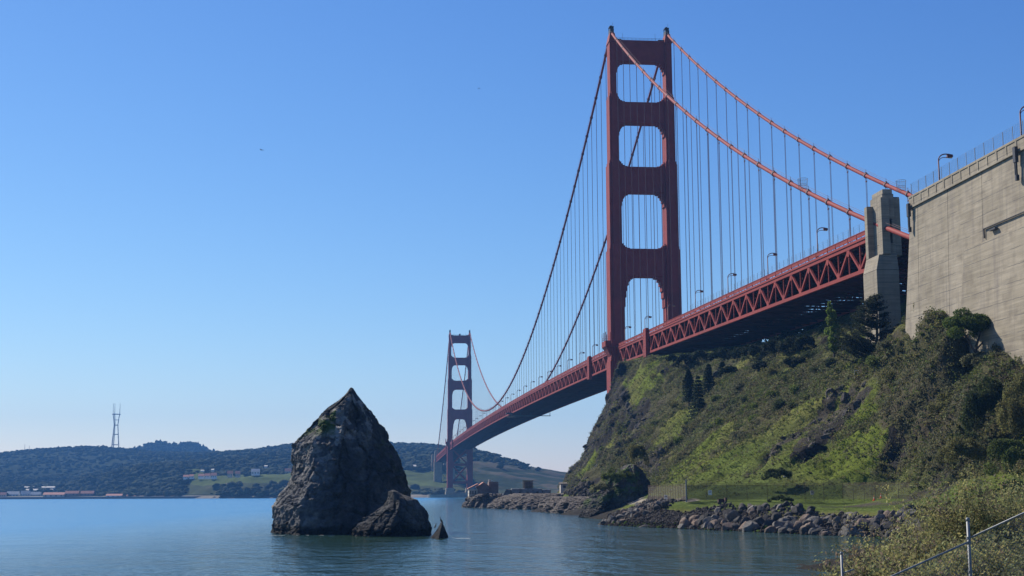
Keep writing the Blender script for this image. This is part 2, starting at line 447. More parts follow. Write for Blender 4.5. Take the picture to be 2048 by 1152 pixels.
# ------------------------------------------------------------------ near headland
CP = np.array([
 # under water
 (-115,-480,-3),(-105,-440,-3),(-118,-395,-3),(-110,-340,-4),(-100,-280,-4),(-95,-220,-4),(-90,-150,-4),(-90,-90,-4),(-80,-30,-5),(-60,20,-6),(-40,50,-6),(0,58,-6),(40,58,-6),(70,50,-5),
 (-128,-560,-3),(-128,-520,-3),(-128,-590,-2),(-128,-470,-4),(-128,-400,-4),
 (-73,-474,-2.5),(-81,-440,-2.5),(-87.5,-418,-2.5),(-94,-392,-2.5),(-86,-358,-2.5),(-81,-300,-2.5),(-77,-240,-2.5),(-70,-177,-2.5),(-67,-130,-2.5),
 # water line
 (-64.5,-474,0),(-73.4,-437,0),(-79,-417,0),(-86,-395,0),(-76.5,-360,0),(-71.5,-300,0),(-67.5,-240,0),(-62,-177,0),(-60,-130,0),(-56,-95,0),(-46,-55,0),(-38,-20,-1),(-34,28,-2),
 (-66,-500,0),(-78,-525,0),(-95,-549,0),(-104,-572,0),(-115,-592,0),(-128,-614,0),
 # shelf with the shore path
 (-57,-468,3.8),(-66,-434,3.8),(-70.5,-415,3.8),(-77,-396,3.8),(-70,-360,4.4),(-67,-300,4.4),(-63,-240,4.5),(-57,-177,4.8),(-54,-130,5.4),(-51,-105,6.2),
 (-60,-490,3.6),(-72,-515,3.4),(-86,-543,3.3),(-95,-570,3.3),(-105,-595,3.4),(-117,-618,3.4),(-124,-627,3.7),(-131,-645,4.1),(-131,-634,4.0),(-110,-640,4.6),
 # foot of the slope
 (-39,-404,4.7),(-55,-398,4.7),(-70,-391,4.7),(-64,-350,5),(-61,-300,5),(-57,-240,5.6),(-52.5,-177,7),(-49,-130,9),(-48.5,-95,8.5),(-43,-77,18),
 (-27,-455,5),(-42,-440,4.4),(-42,-424,4.6),(-50,-455,4.1),(-40,-480,4.6),(-60,-520,5),(-75,-560,5),
 # slope from the photo's fall lines
 (-23,-62,60),(-28.5,-69,46.5),(-35.5,-74,31),(-42,-124,28.5),(-48.5,-204,18.5),(-58,-194,11),(-32,-164,33),(-41,-244,23),(-20,-170,43),(-36.7,-284,25.5),(-60.5,-354,10.5),
 (-35.5,-304,28),(-49,-369,13.5),(-32,-334,26.3),(-42,-379,15.3),(-31,-364,22.5),(-38,-396,13),(-27.6,-382,23.5),(-22,-374,31),(-32,-406,14.3),(-22.4,-404,23),(-34,-429,8.5),(-26,-430,16.5),
 (-22,-108,56.5),(-22,-144,51.5),(-2,-63,62),(-2,-116,58.5),(-2,-187,54.3),(-2,-221,52),(-18,-230,43),(-16,-280,41),(-20,-320,35),(-22,-345,32.3),(-20.5,-366,39.5),(-23.5,-386,40.5),(-25,-402,35),(-24,-414,29.5),(-22,-428,25.5),
 (-12,-366,40),(-10,-400,36),(-10,-440,27),(-8,-340,40),(-5,-300,46),(0,-260,51),(20,-440,32),(20,-380,44),
 # tower foot
 (-20,-38,44),(-18,-14,16),(0,-30,40),(0,-8,14),(14,-10,14),(0,25,2),(-25,5,4),(25,20,3),
 # far side under and beyond the deck
 (20,-63,56),(25,-116,56),(35,-125,60),(35,-155,62),(25,-187,54),(40,-230,66),(35,-300,66),(70,-130,56),(70,-200,70),(70,-300,76),(70,-400,60),(70,-60,40),(50,-20,16),(70,0,8),
 (-20,-480,12),(0,-480,20),(30,-500,26),(70,-500,34),(-30,-520,10),(-50,-570,8),(0,-560,18),(-60,-620,8),(0,-640,16),(70,-640,24),
], float)

def rbf_fit(P):
    n = len(P)
    D = np.hypot(P[:, None, 0]-P[None, :, 0], P[:, None, 1]-P[None, :, 1])
    A = np.zeros((n+3, n+3)); A[:n, :n] = D
    A[:n, n] = 1; A[:n, n+1:] = P[:, :2]; A[n, :n] = 1; A[n+1:, :n] = P[:, :2].T
    A[:n, :n] += np.eye(n)*-0.25
    b = np.zeros(n+3); b[:n] = P[:, 2]
    return np.linalg.solve(A, b)
RW = rbf_fit(CP)

def rbf_eval(X, Y):
    out = np.empty(len(X))
    for i in range(0, len(X), 20000):
        x, y = X[i:i+20000], Y[i:i+20000]
        D = np.hypot(x[:, None]-CP[None, :, 0], y[:, None]-CP[None, :, 1])
        out[i:i+20000] = D@RW[:-3] + RW[-3] + RW[-2]*x + RW[-1]*y
    return out

def hill_height(X, Y):
    """height of the headland, and how rugged it is (0 flat .. 1 cliff)"""
    z = rbf_eval(X, Y)
    e = 1.5
    gx = (rbf_eval(X+e, Y)-rbf_eval(X-e, Y))/(2*e)
    gy = (rbf_eval(X, Y+e)-rbf_eval(X, Y-e))/(2*e)
    sl = np.hypot(gx, gy)
    rug = sstep(0.25, 0.7, sl)*sstep(4.0, 9.0, z)
    # gullies and ribs run down the slope: noise stretched along the fall line (towards -x)
    p = np.stack([X*0.022, Y*0.075 + X*0.02, np.zeros_like(X)], 1)
    ribs = fbm(p, 4, 3, 0.5, True)
    p2 = np.stack([X*0.12, Y*0.12, z*0.05], 1)
    mid = fbm(p2, 4, 11)
    p3 = np.stack([X*0.45, Y*0.45, z*0.2], 1)
    fine = fbm(p3, 3, 23, 0.55, True)
    z = z + rug*(ribs*3.0 - 0.9 + mid*1.7 + fine*0.9) + (1-rug)*sstep(1.0, 3.0, z)*(mid*0.25)
    z = z + sstep(3.0, 0.0, z)*0.35*fine
    return z, rug, sl

PATCH = []     # (kind, polygon XY)  world-space patches of grass, rock, scree
def in_poly(X, Y, poly):
    ins = np.zeros(len(X), bool)
    n = len(poly)
    for i in range(n):
        x0, y0 = poly[i]; x1, y1 = poly[(i+1) % n]
        c = ((y0 > Y) != (y1 > Y)) & (X < (x1-x0)*(Y-y0)/(y1-y0+1e-12)+x0)
        ins ^= c
    return ins
PATCH.append(('scrub', [(-19.0,-185.2), (-26.7,-301.2), (-18.5,-300.2), (-23.9,-341.2), (-31.2,-345.2), (-39.1,-337.2), (-41.7,-303.2), (-34.9,-261.2)]))
PATCH.append(('scrub', [(-24.4,-364.2), (-19.7,-401.2), (-23.5,-424.2), (-33.2,-442.2), (-38.5,-421.2), (-35.5,-401.2), (-35.2,-391.2)]))
PATCH.append(('rock', [(-46.9,-87.2), (-37.9,-70.2), (-29.7,-70.2), (-24.7,-74.2), (-32.4,-132.2), (-30.4,-157.2), (-34.2,-183.2), (-38.9,-163.2), (-40.3,-131.2), (-45.2,-126.2)]))
PATCH.append(('rock', [(-31.5,-351.2), (-28.2,-362.2), (-30.3,-373.2), (-35.2,-372.2), (-41.5,-378.2), (-47.9,-382.2), (-48.3,-377.2), (-43.3,-368.2), (-36.4,-357.2)]))
PATCH.append(('rock', [(-44.2,-215.2), (-47.9,-261.2), (-56.5,-294.2), (-57.3,-279.2), (-48.2,-227.2)]))
PATCH.append(('scrub', [(-16.8,-338.2), (-22.6,-368.2), (-26.6,-388.2), (-30.2,-389.2), (-29.0,-374.2)]))
PATCH.append(('grass', [(-27.9,-352.2), (-28.7,-361.2), (-37.4,-363.2), (-57.3,-382.2), (-63.1,-364.2), (-55.2,-354.2), (-39.5,-342.2), (-31.2,-345.2)]))
PATCH.append(('grass', [(-23.1,-69.2), (-23.5,-115.2), (-22.8,-148.2), (-24.2,-154.2), (-30.1,-147.2), (-32.2,-131.2)]))
PATCH.append(('grass', [(-43.3,-226.2), (-38.2,-217.2), (-34.3,-214.2), (-30.0,-223.2), (-32.9,-241.2), (-40.1,-252.2), (-47.7,-260.2)]))
PATCH.append(('grass', [(-56.7,-295.2), (-47.9,-291.2), (-41.7,-303.2), (-39.5,-309.2), (-46.2,-329.2), (-56.0,-335.2), (-61.6,-334.2)]))
PATCH.append(('grass', [(-50.3,-392.2), (-44.6,-384.2), (-38.2,-380.2), (-35.0,-384.2), (-35.7,-397.2), (-37.7,-397.2), (-40.9,-400.2)]))
PATCH.append(('grass', [(-34.2,-372.2), (-30.3,-373.2), (-30.1,-378.2), (-35.2,-383.2)]))
PATCH.append(('grass', [(-50.8,-113.2), (-45.9,-119.2), (-41.7,-149.2), (-43.9,-156.2), (-48.3,-127.2)]))
PATCH.append(('rock', [(-31.4,-356.2), (-30.7,-359.2), (-47.8,-369.2), (-56.4,-377.2), (-56.8,-375.2), (-47.1,-363.2)]))

def headland():
    xs = np.concatenate([np.arange(-128, -66, 0.9), np.arange(-66, 2, 0.62), np.arange(2, 71, 3.0)])
    ys = np.concatenate([np.arange(-650, -500, 1.6), np.arange(-500, -250, 0.75), np.arange(-250, 60, 1.0)])
    X, Y = np.meshgrid(xs, ys)
    sh = X.shape
    X, Y = X.ravel(), Y.ravel()
    z, rug, sl = hill_height(X, Y)
    # sideways displacement roughens the steep rock
    q = np.stack([X*0.16, Y*0.16, z*0.16], 1)
    dx = fbm(q, 4, 41, 0.6)*1.5*rug
    dy = fbm(q+40, 4, 51, 0.6)*1.5*rug
    V = np.stack([X+dx, Y+dy, z], 1)
    g_, rk, _a, _b = masks(X, Y, z, rug, sl)
    near = (X < 0) & (Y > -460) & (Y < -30) & (rug > 0.3)
    Bk = blocks(V[near], 900, 1.1, 61, (0.8, 0.8, 1)) + 0.5*blocks(V[near], 3000, 0.8, 62, (1, 0.8, 1))
    V[near] += np.array((-0.75, -0.35, 0.45))[None]*(Bk*(0.3+0.9*rk[near]))[:, None]
    # colour: where grass, scrub soil, rock and sand lie
    c = ground_colour(X, Y, z, rug, sl)
    ny, nx = sh
    idx = np.arange(nx*ny).reshape(sh)
    F = np.stack([idx[:-1, :-1], idx[:-1, 1:], idx[1:, 1:], idx[1:, :-1]], -1).reshape(-1, 4)
    zf = z[F].max(1)
    F = F[zf > -3.2]
    o = np_mesh("headland_terrain", V, F, MAT['terrain'], smooth=False, col=c)
    tag(o, "steep green and brown headland slope falling to the shore", None, None, "structure")
    return V, F, c, rug, sl

GRASS = np.array((0.105, 0.130, 0.022)); GRASS2 = np.array((0.120, 0.120, 0.036)); SCRUB = np.array((0.078, 0.074, 0.036))
SOIL = np.array((0.074, 0.061, 0.038)); ROCKD = np.array((0.034, 0.031, 0.027)); ROCKR = np.array((0.078, 0.068, 0.050)); SAND = np.array((0.30, 0.26, 0.20))

def masks(X, Y, z, rug, sl):
    p = np.stack([X*0.035, Y*0.085+X*0.02, z*0.02], 1)
    g = fbm(p, 5, 71, 0.55)
    g2 = fbm(np.stack([X*0.25, Y*0.3, z*0.1], 1), 4, 81)
    grass = sstep(-0.10, 0.22, g + 0.35*g2)*sstep(1.7, 0.7, sl)
    rock = sstep(0.10, 0.32, -g + 0.4*g2 + 0.5*sstep(0.8, 1.9, sl) - 0.15)
    flat = (1-rug)
    grass = np.maximum(grass, flat*sstep(2.6, 3.4, z))
    for kind, poly in PATCH:
        j = fbm(np.stack([X*0.3, Y*0.3, z*0.3], 1), 3, 91)*2.0
        m = in_poly(X+j, Y+j*0.7, poly)
        if kind == 'grass': grass[m] = 1.0; rock[m] = 0
        if kind == 'rock': rock[m] = 1.0; grass[m] = 0
        if kind == 'scrub': grass[m] *= 0.15; rock[m] *= 0.15
    return grass, rock, g, g2

def ground_colour(X, Y, z, rug, sl):
    grass, rock, g, g2 = masks(X, Y, z, rug, sl)
    c = SCRUB[None]*(1+0.3*g2[:, None]) + (SOIL-SCRUB)[None]*sstep(-0.1, 0.35, g2)[:, None]
    gg = GRASS[None] + (GRASS2-GRASS)[None]*sstep(-0.2, 0.3, fbm(np.stack([X*0.05, Y*0.05, z*0.05], 1), 3, 95))[:, None]
    c = c + (gg-c)*grass[:, None]
    flat = ((1-rug)*sstep(2.4, 3.0, z)*(Y < -90))[:, None]
    c = c + (np.array((0.082, 0.108, 0.026))*(1+0.6*g2[:, None])-c)*flat
    rr = ROCKD[None] + (ROCKR-ROCKD)[None]*sstep(0.05, 0.55, fbm(np.stack([X*0.06, Y*0.06, z*0.06], 1), 4, 97))[:, None]
    c = c + (rr-c)*rock[:, None]
    wet = sstep(2.6, 1.4, z)
    c = c + ((ROCKD*1.1)[None]-c)*wet[:, None]
    pth = in_poly(X, Y, [(-74,-398),(-71,-396),(-69,-350),(-66,-300),(-62,-240),(-56,-175),(-58,-175),(-65,-240),(-69,-300),(-72,-350)]) & (z > 3.2) & (z < 5.4) & (rug < 0.2)
    c[pth] = SAND*0.9
    return np.clip(c, 0.01, 1)

HV, HF, HC, HRUG, HSL = headland()

def ground_z(x, y):
    z, _, _ = hill_height(np.array([float(x)]), np.array([float(y)]))
    return float(z[0])

# ------------------------------------------------------------------ far shore: hills, bluff, forest
CA = np.array(CAM); FW = np.array(fw); RV = np.array(r2); UV = np.array(u2)
def far_pt(px, py, D):
    """the point of the far shore that the survey photo shows at px, py when it lies D metres down the strait"""
    d = FW + RV*(px-1024)/FPX + UV*(576-py)/FPX
    return CA + d*(D/d[1])

# sections through the far shore: per section eight (distance, height reading) knots from the tide line over the bluff and the woods to the crest
SEC = [
 (-260, [2500, (2520, 2.0), (2800, 985), (3000, 977), (3250, 962), (3400, 955), (4100, 915), (4800, 928)]),
 (-100, [2500, (2520, 2.0), (2800, 985), (3000, 977), (3250, 960), (3400, 952), (4100, 911), (4800, 925)]),
 (0,    [2480, (2500, 2.0), (2800, 985), (3000, 976), (3250, 958), (3400, 950), (4100, 907), (4800, 922)]),
 (70,   [2480, (2500, 2.5), (2800, 984), (3000, 974), (3250, 957), (3400, 949), (4100, 900), (4800, 917)]),
 (150,  [2460, (2480, 2.5), (2750, 984), (2950, 974), (3200, 957), (3400, 948), (4050, 896), (4800, 913)]),
 (205,  [2440, (2460, 2.5), (2650, 986), (2750, 976), (2900, 962), (3300, 948), (4050, 895), (4800, 912)]),
 (250,  [2400, (2420, 3.0), (2550, 985), (2620, 973), (2850, 941), (3200, 945), (4050, 900), (4800, 915)]),
 (300,  [2330, (2350, 3.0), (2450, 985), (2520, 971), (2820, 934), (3100, 938), (4000, 905), (4800, 918)]),
 (350,  [2280, (2300, 3.0), (2350, 987), (2450, 968), (2800, 933), (3000, 935), (3900, 906), (4700, 918)]),
 (385,  [2220, (2240, 3.0), (2270, 985), (2340, 958), (2750, 938), (2950, 934), (3850, 908), (4700, 920)]),
 (430,  [2170, (2190, 3.0), (2210, 986), (2270, 957), (2500, 951), (2800, 925), (3800, 907), (4600, 920)]),
 (500,  [2120, (2140, 3.0), (2160, 985), (2210, 957), (2450, 948), (2750, 921), (3600, 903), (4500, 915)]),
 (590,  [2060, (2080, 3.0), (2100, 986), (2160, 957), (2400, 946), (2650, 916), (3500, 890), (4300, 905)]),
 (700,  [2010, (2030, 3.0), (2060, 986), (2160, 958), (2400, 945), (2600, 914), (3400, 887), (4200, 902)]),
 (800,  [1980, (2000, 3.0), (2060, 984), (2250, 957), (2420, 940), (2600, 916), (3300, 890), (4100, 905)]),
 (880,  [1960, (1985, 3.0), (2060, 985), (2300, 960), (2400, 935), (2550, 918), (3150, 892), (4000, 910)]),
 (925,  [1960, (1985, 3.0), (2050, 984), (2200, 966), (2350, 938), (2500, 920), (3000, 896), (3900, 915)]),
 (960,  [1960, (1985, 3.0), (2040, 984), (2180, 968), (2320, 945), (2450, 928), (2850, 904), (3800, 925)]),
 (1000, [1960, (1985, 3.0), (2040, 984), (2180, 972), (2300, 952), (2420, 938), (2700, 918), (3700, 935)]),
 (1050, [1960, (1985, 3.0), (2040, 984), (2200, 974), (2300, 960), (2400, 949), (2600, 933), (3500, 948)]),
 (1110, [1960, (1985, 3.0), (2040, 984), (2200, 976), (2300, 966), (2400, 957), (2600, 944), (3500, 955)]),
 (1200, [1960, (1985, 3.0), (2040, 984), (2200, 978), (2300, 970), (2400, 963), (2600, 954), (3500, 960)]),
 (1500, [1960, (1985, 3.0), (2040, 984), (2200, 979), (2300, 972), (2400, 966), (2600, 958), (3500, 962)]),
]

def far_land():
    nc, rows = 520, 190
    xs = np.linspace(-260, 1500, nc)
    sx = np.array([s[0] for s in SEC], float)
    KD = np.zeros((len(SEC), 8)); KZ = np.zeros((len(SEC), 8))
    for i, (px, ks) in enumerate(SEC):
        KD[i, 0] = ks[0]; KZ[i, 0] = -2.5
        for j in range(1, 8):
            D, v = ks[j]
            KD[i, j] = D
            KZ[i, j] = v if v < 50 else far_pt(px, v, D)[2]
    V = np.zeros((rows, nc, 3)); T = np.zeros((rows, nc))
    tt = np.linspace(0, 7, rows)
    for c_, px in enumerate(xs):
        d = np.array([np.interp(px, sx, KD[:, j]) for j in range(8)])
        zz = np.array([np.interp(px, sx, KZ[:, j]) for j in range(8)])
        D = np.interp(tt, np.arange(8), d); Z = np.interp(tt, np.arange(8), zz)
        ray = FW + RV*(px-1024)/FPX + UV*(576-985)/FPX
        V[:, c_, 0] = CA[0] + ray[0]/ray[1]*D
        V[:, c_, 1] = CA[1] + D
        V[:, c_, 2] = Z
        T[:, c_] = tt
    v = V.reshape(-1, 3)
    t = T.ravel()
    n1 = fbm(np.stack([v[:, 0]*0.006, v[:, 1]*0.006, v[:, 2]*0], 1), 4, 101)
    n2 = fbm(np.stack([v[:, 0]*0.03, v[:, 1]*0.03, v[:, 2]*0.02], 1), 4, 111)
    amp = sstep(1.2, 3.0, t)*(1-sstep(5.6, 6.0, t)*sstep(6.4, 6.0, t)*0.6)
    v[:, 2] += amp*(n1*9 + n2*4)
    # woods, lawns, bluffs
    px = np.repeat(xs[None], rows, 0).ravel()
    wood = sstep(-0.25, 0.1, n1 + 0.5*n2 + 0.25*(t > 3.4))
    lawn = ((t > 2.45) & (t < 3.9) & (px > 380) & (px < 900)) | ((t > 1.4) & (t < 1.9) & (px > 120) & (px < 190))
    wood = np.where(lawn, 0.0, wood)
    wood = np.where((px > 380) & (t > 1.3) & (t < 2.6), wood*sstep(0.1, 0.35, n2)*0.5, wood)
    headl = (px > 905)
    wood = np.where(headl, wood*sstep(4.9, 5.6, t)*sstep(1080, 960, px), wood)
    bluff = ((t > 1.6) & (t < 2.6) & (px > 380))
    col = np.array((0.034, 0.041, 0.027))[None]*(1+0.5*n1[:, None])*np.ones((len(v), 1))
    col = np.where(lawn[:, None], np.array((0.075, 0.092, 0.034))*(1+0.35*n2[:, None]), col)
    hc = np.array((0.036, 0.044, 0.024)) + (np.array((0.085, 0.075, 0.052))-np.array((0.036, 0.044, 0.024)))*sstep(-0.05, 0.3, n2+0.4*n1)[:, None]
    col = np.where(headl[:, None], hc, col)
    bc = np.array((0.055, 0.062, 0.032)) + (np.array((0.12, 0.10, 0.075))-np.array((0.055, 0.062, 0.032)))*sstep(0.1, 0.4, n2)[:, None]
    col = np.where(bluff[:, None], bc, col)
    col = np.where((t < 1.25)[:, None], np.array((0.20, 0.18, 0.15)), col)
    idx = np.arange(rows*nc).reshape(rows, nc)
    F = np.stack([idx[:-1, :-1], idx[:-1, 1:], idx[1:, 1:], idx[1:, :-1]], -1).reshape(-1, 4)
    o = np_mesh("hills", v, F, MAT['farland'], smooth=True, col=np.clip(col, 0.01, 1))
    tag(o, "hazy wooded hills and bluffs across the strait", None, None, "structure")
    return v, t, px, wood, rows, nc
FV, FT, FPXL, FWOOD, FR, FC = far_land()

def twin_hills():
    """the blue twin topped hill far behind the radio mast"""
    crest = [(150, 935), (215, 915), (250, 905), (275, 899), (292, 892), (312, 889), (322, 885), (331, 889), (340, 891), (362, 889), (385, 887), (400, 891), (414, 898), (424, 905), (450, 915), (520, 935)]
    cx = np.array([c[0] for c in crest], float); cy = np.array([c[1] for c in crest], float)
    xs = np.linspace(150, 520, 150)
    rows = 26
    V = []
    for k in range(rows):
        t = k/(rows-1)*2-1
        D = 5000 + 620*t
        for px in xs:
            top = far_pt(px, np.interp(px, cx, cy), 5000)
            ray = FW + RV*(px-1024)/FPX + UV*(576-900)/FPX
            z = top[2]*max(0.0, 1-abs(t)**1.5)
            V.append((CA[0]+ray[0]/ray[1]*D, CA[1]+D, z))
    V = np.array(V)
    n = fbm(V*np.array((0.006, 0.006, 0.0)), 5, 131)
    V[:, 2] += n*5
    idx = np.arange(rows*150).reshape(rows, 150)
    F = np.stack([idx[:-1, :-1], idx[:-1, 1:], idx[1:, 1:], idx[1:, :-1]], -1).reshape(-1, 4)
    o = np_mesh("far_mountain", V, F, MAT['farland'], smooth=True, col=np.tile(np.array((0.014, 0.020, 0.013)), (len(V), 1)))
    tag(o, "blue hazy double topped hill far behind the nearer ridge", None, None, "structure")
    return V
TV = twin_hills()

def ico(sub=1):
    t = (1+5**0.5)/2
    v = [(-1,t,0),(1,t,0),(-1,-t,0),(1,-t,0),(0,-1,t),(0,1,t),(0,-1,-t),(0,1,-t),(t,0,-1),(t,0,1),(-t,0,-1),(-t,0,1)]
    f = [(0,11,5),(0,5,1),(0,1,7),(0,7,10),(0,10,11),(1,5,9),(5,11,4),(11,10,2),(10,7,6),(7,1,8),(3,9,4),(3,4,2),(3,2,6),(3,6,8),(3,8,9),(4,9,5),(2,4,11),(6,2,10),(8,6,7),(9,8,1)]
    v = [np.array(p)/np.linalg.norm(p) for p in v]
    for _ in range(sub):
        cache = {}; nf = []
        def mid(a, b):
            k = (min(a, b), max(a, b))
            if k not in cache:
                m = v[a]+v[b]; v.append(m/np.linalg.norm(m)); cache[k] = len(v)-1
            return cache[k]
        for a, b, c in f:
            ab, bc, ca = mid(a, b), mid(b, c), mid(c, a)
            nf += [(a, ab, ca), (b, bc, ab), (c, ca, bc), (ab, bc, ca)]
        f = nf
    return np.array(v), np.array(f)

def far_wood():
    v0, f0 = ico(0)
    rng = np.random.default_rng(31)
    w = FWOOD.copy()
    w[(FT < 1.3) | (FT > 6.6)] = 0
    # density per column cell: favour the crest lines
    prob = w*(0.22 + 0.8*(np.abs(FT-6) < 0.15) + 0.25*((FT > 3.6) & (FT < 4.3)))
    prob /= prob.sum()
    pick = rng.choice(len(FV), 15000, p=prob)
    P = FV[pick] + rng.normal(0, 7, (len(pick), 3))*np.array((1, 1, 0))
    hgt = rng.uniform(1.2, 5, len(pick))*(0.7+0.6*(vnoise(P*0.01, 9)*0.5+0.5)); wid = rng.uniform(3, 9, len(pick))
    crest = np.abs(FT[pick]-6) < 0.3
    hgt[crest] *= 0.75
    tv = rng.choice(len(TV), 3500)
    tv = tv[(TV[tv, 2] > 80) & (np.abs(TV[tv, 1]-(CA[1]+5000)) < 250)]
    P = np.concatenate([P, TV[tv] + rng.normal(0, 6, (len(tv), 3))*np.array((1, 1, 0))]); hgt = np.concatenate([hgt, rng.uniform(3.5, 8, len(tv))]); wid = np.concatenate([wid, rng.uniform(4, 7.5, len(tv))])
    n = len(P)
    rad = 1 + rng.normal(0, 0.30, (n, len(v0)))
    V = v0[None]*rad[..., None]
    V = V*np.stack([wid, wid, hgt], 1)[:, None, :]
    V = V + (P + np.stack([0*hgt, 0*hgt, hgt*0.5], 1))[:, None, :]
    F = (f0[None] + (np.arange(n)*len(v0))[:, None, None]).reshape(-1, 3)
    base = np.array((0.040, 0.046, 0.030))*(0.85+0.3*rng.random((n, 1)))
    c = np.repeat(base[:, None], len(v0), 1).reshape(-1, 3)
    o = np_mesh("distant_woodland", V.reshape(-1, 3), F, MAT['speckle'], col=c)
    tag(o, "dark hazy woodland covering the hills across the strait", None, None, "stuff")
far_wood()

# ------------------------------------------------------------------ haze
def haze():
    m = bpy.data.materials.new("sea_haze"); m.use_nodes = True
    n, l = m.node_tree.nodes, m.node_tree.links
    n.remove(n["Principled BSDF"])
    v = n.new("ShaderNodeVolumePrincipled")
    v.inputs["Density"].default_value = HAZE['density']
    v.inputs["Color"].default_value = (*HAZE['color'], 1)
    v.inputs["Anisotropy"].default_value = 0.0
    l.new(v.outputs[0], n["Material Output"].inputs["Volume"])
    b = MB().box(-6000, 6000, -1700, 5300, -8.5, 335)
    o = b.build("haze", m)
    tag(o, "thin blue sea haze over the strait", None, None, "stuff")
haze()

# ------------------------------------------------------------------ suspension bridge
BX = 13.72
BRIDGE = empty("suspension_bridge", (0, 0, 0))
tag(BRIDGE, "long red steel suspension bridge with two tall towers over the strait", "bridge")

def zb(s):      # bottom chord of the stiffening truss
    if s < 0: return 64.2 + s*0.0231 + 0.0
    if s > 1280: return 64.2 - (s-1280)*0.0231
    return 64.2 + 4.4*(1-((s-640)/640.0)**2)
TD = 7.75       # truss depth
def zt(s): return zb(s)+TD
def zcable(s):
    if s < 0:
        u = -s/343.0; return 226.2 - u*161.5 - 4*10.5*u*(1-u)
    if s > 1280:
        u = (s-1280)/343.0; return 226.2 - u*161.5 - 4*10.5*u*(1-u)
    return 82.8 + 143.4*((s-640)/640.0)**2

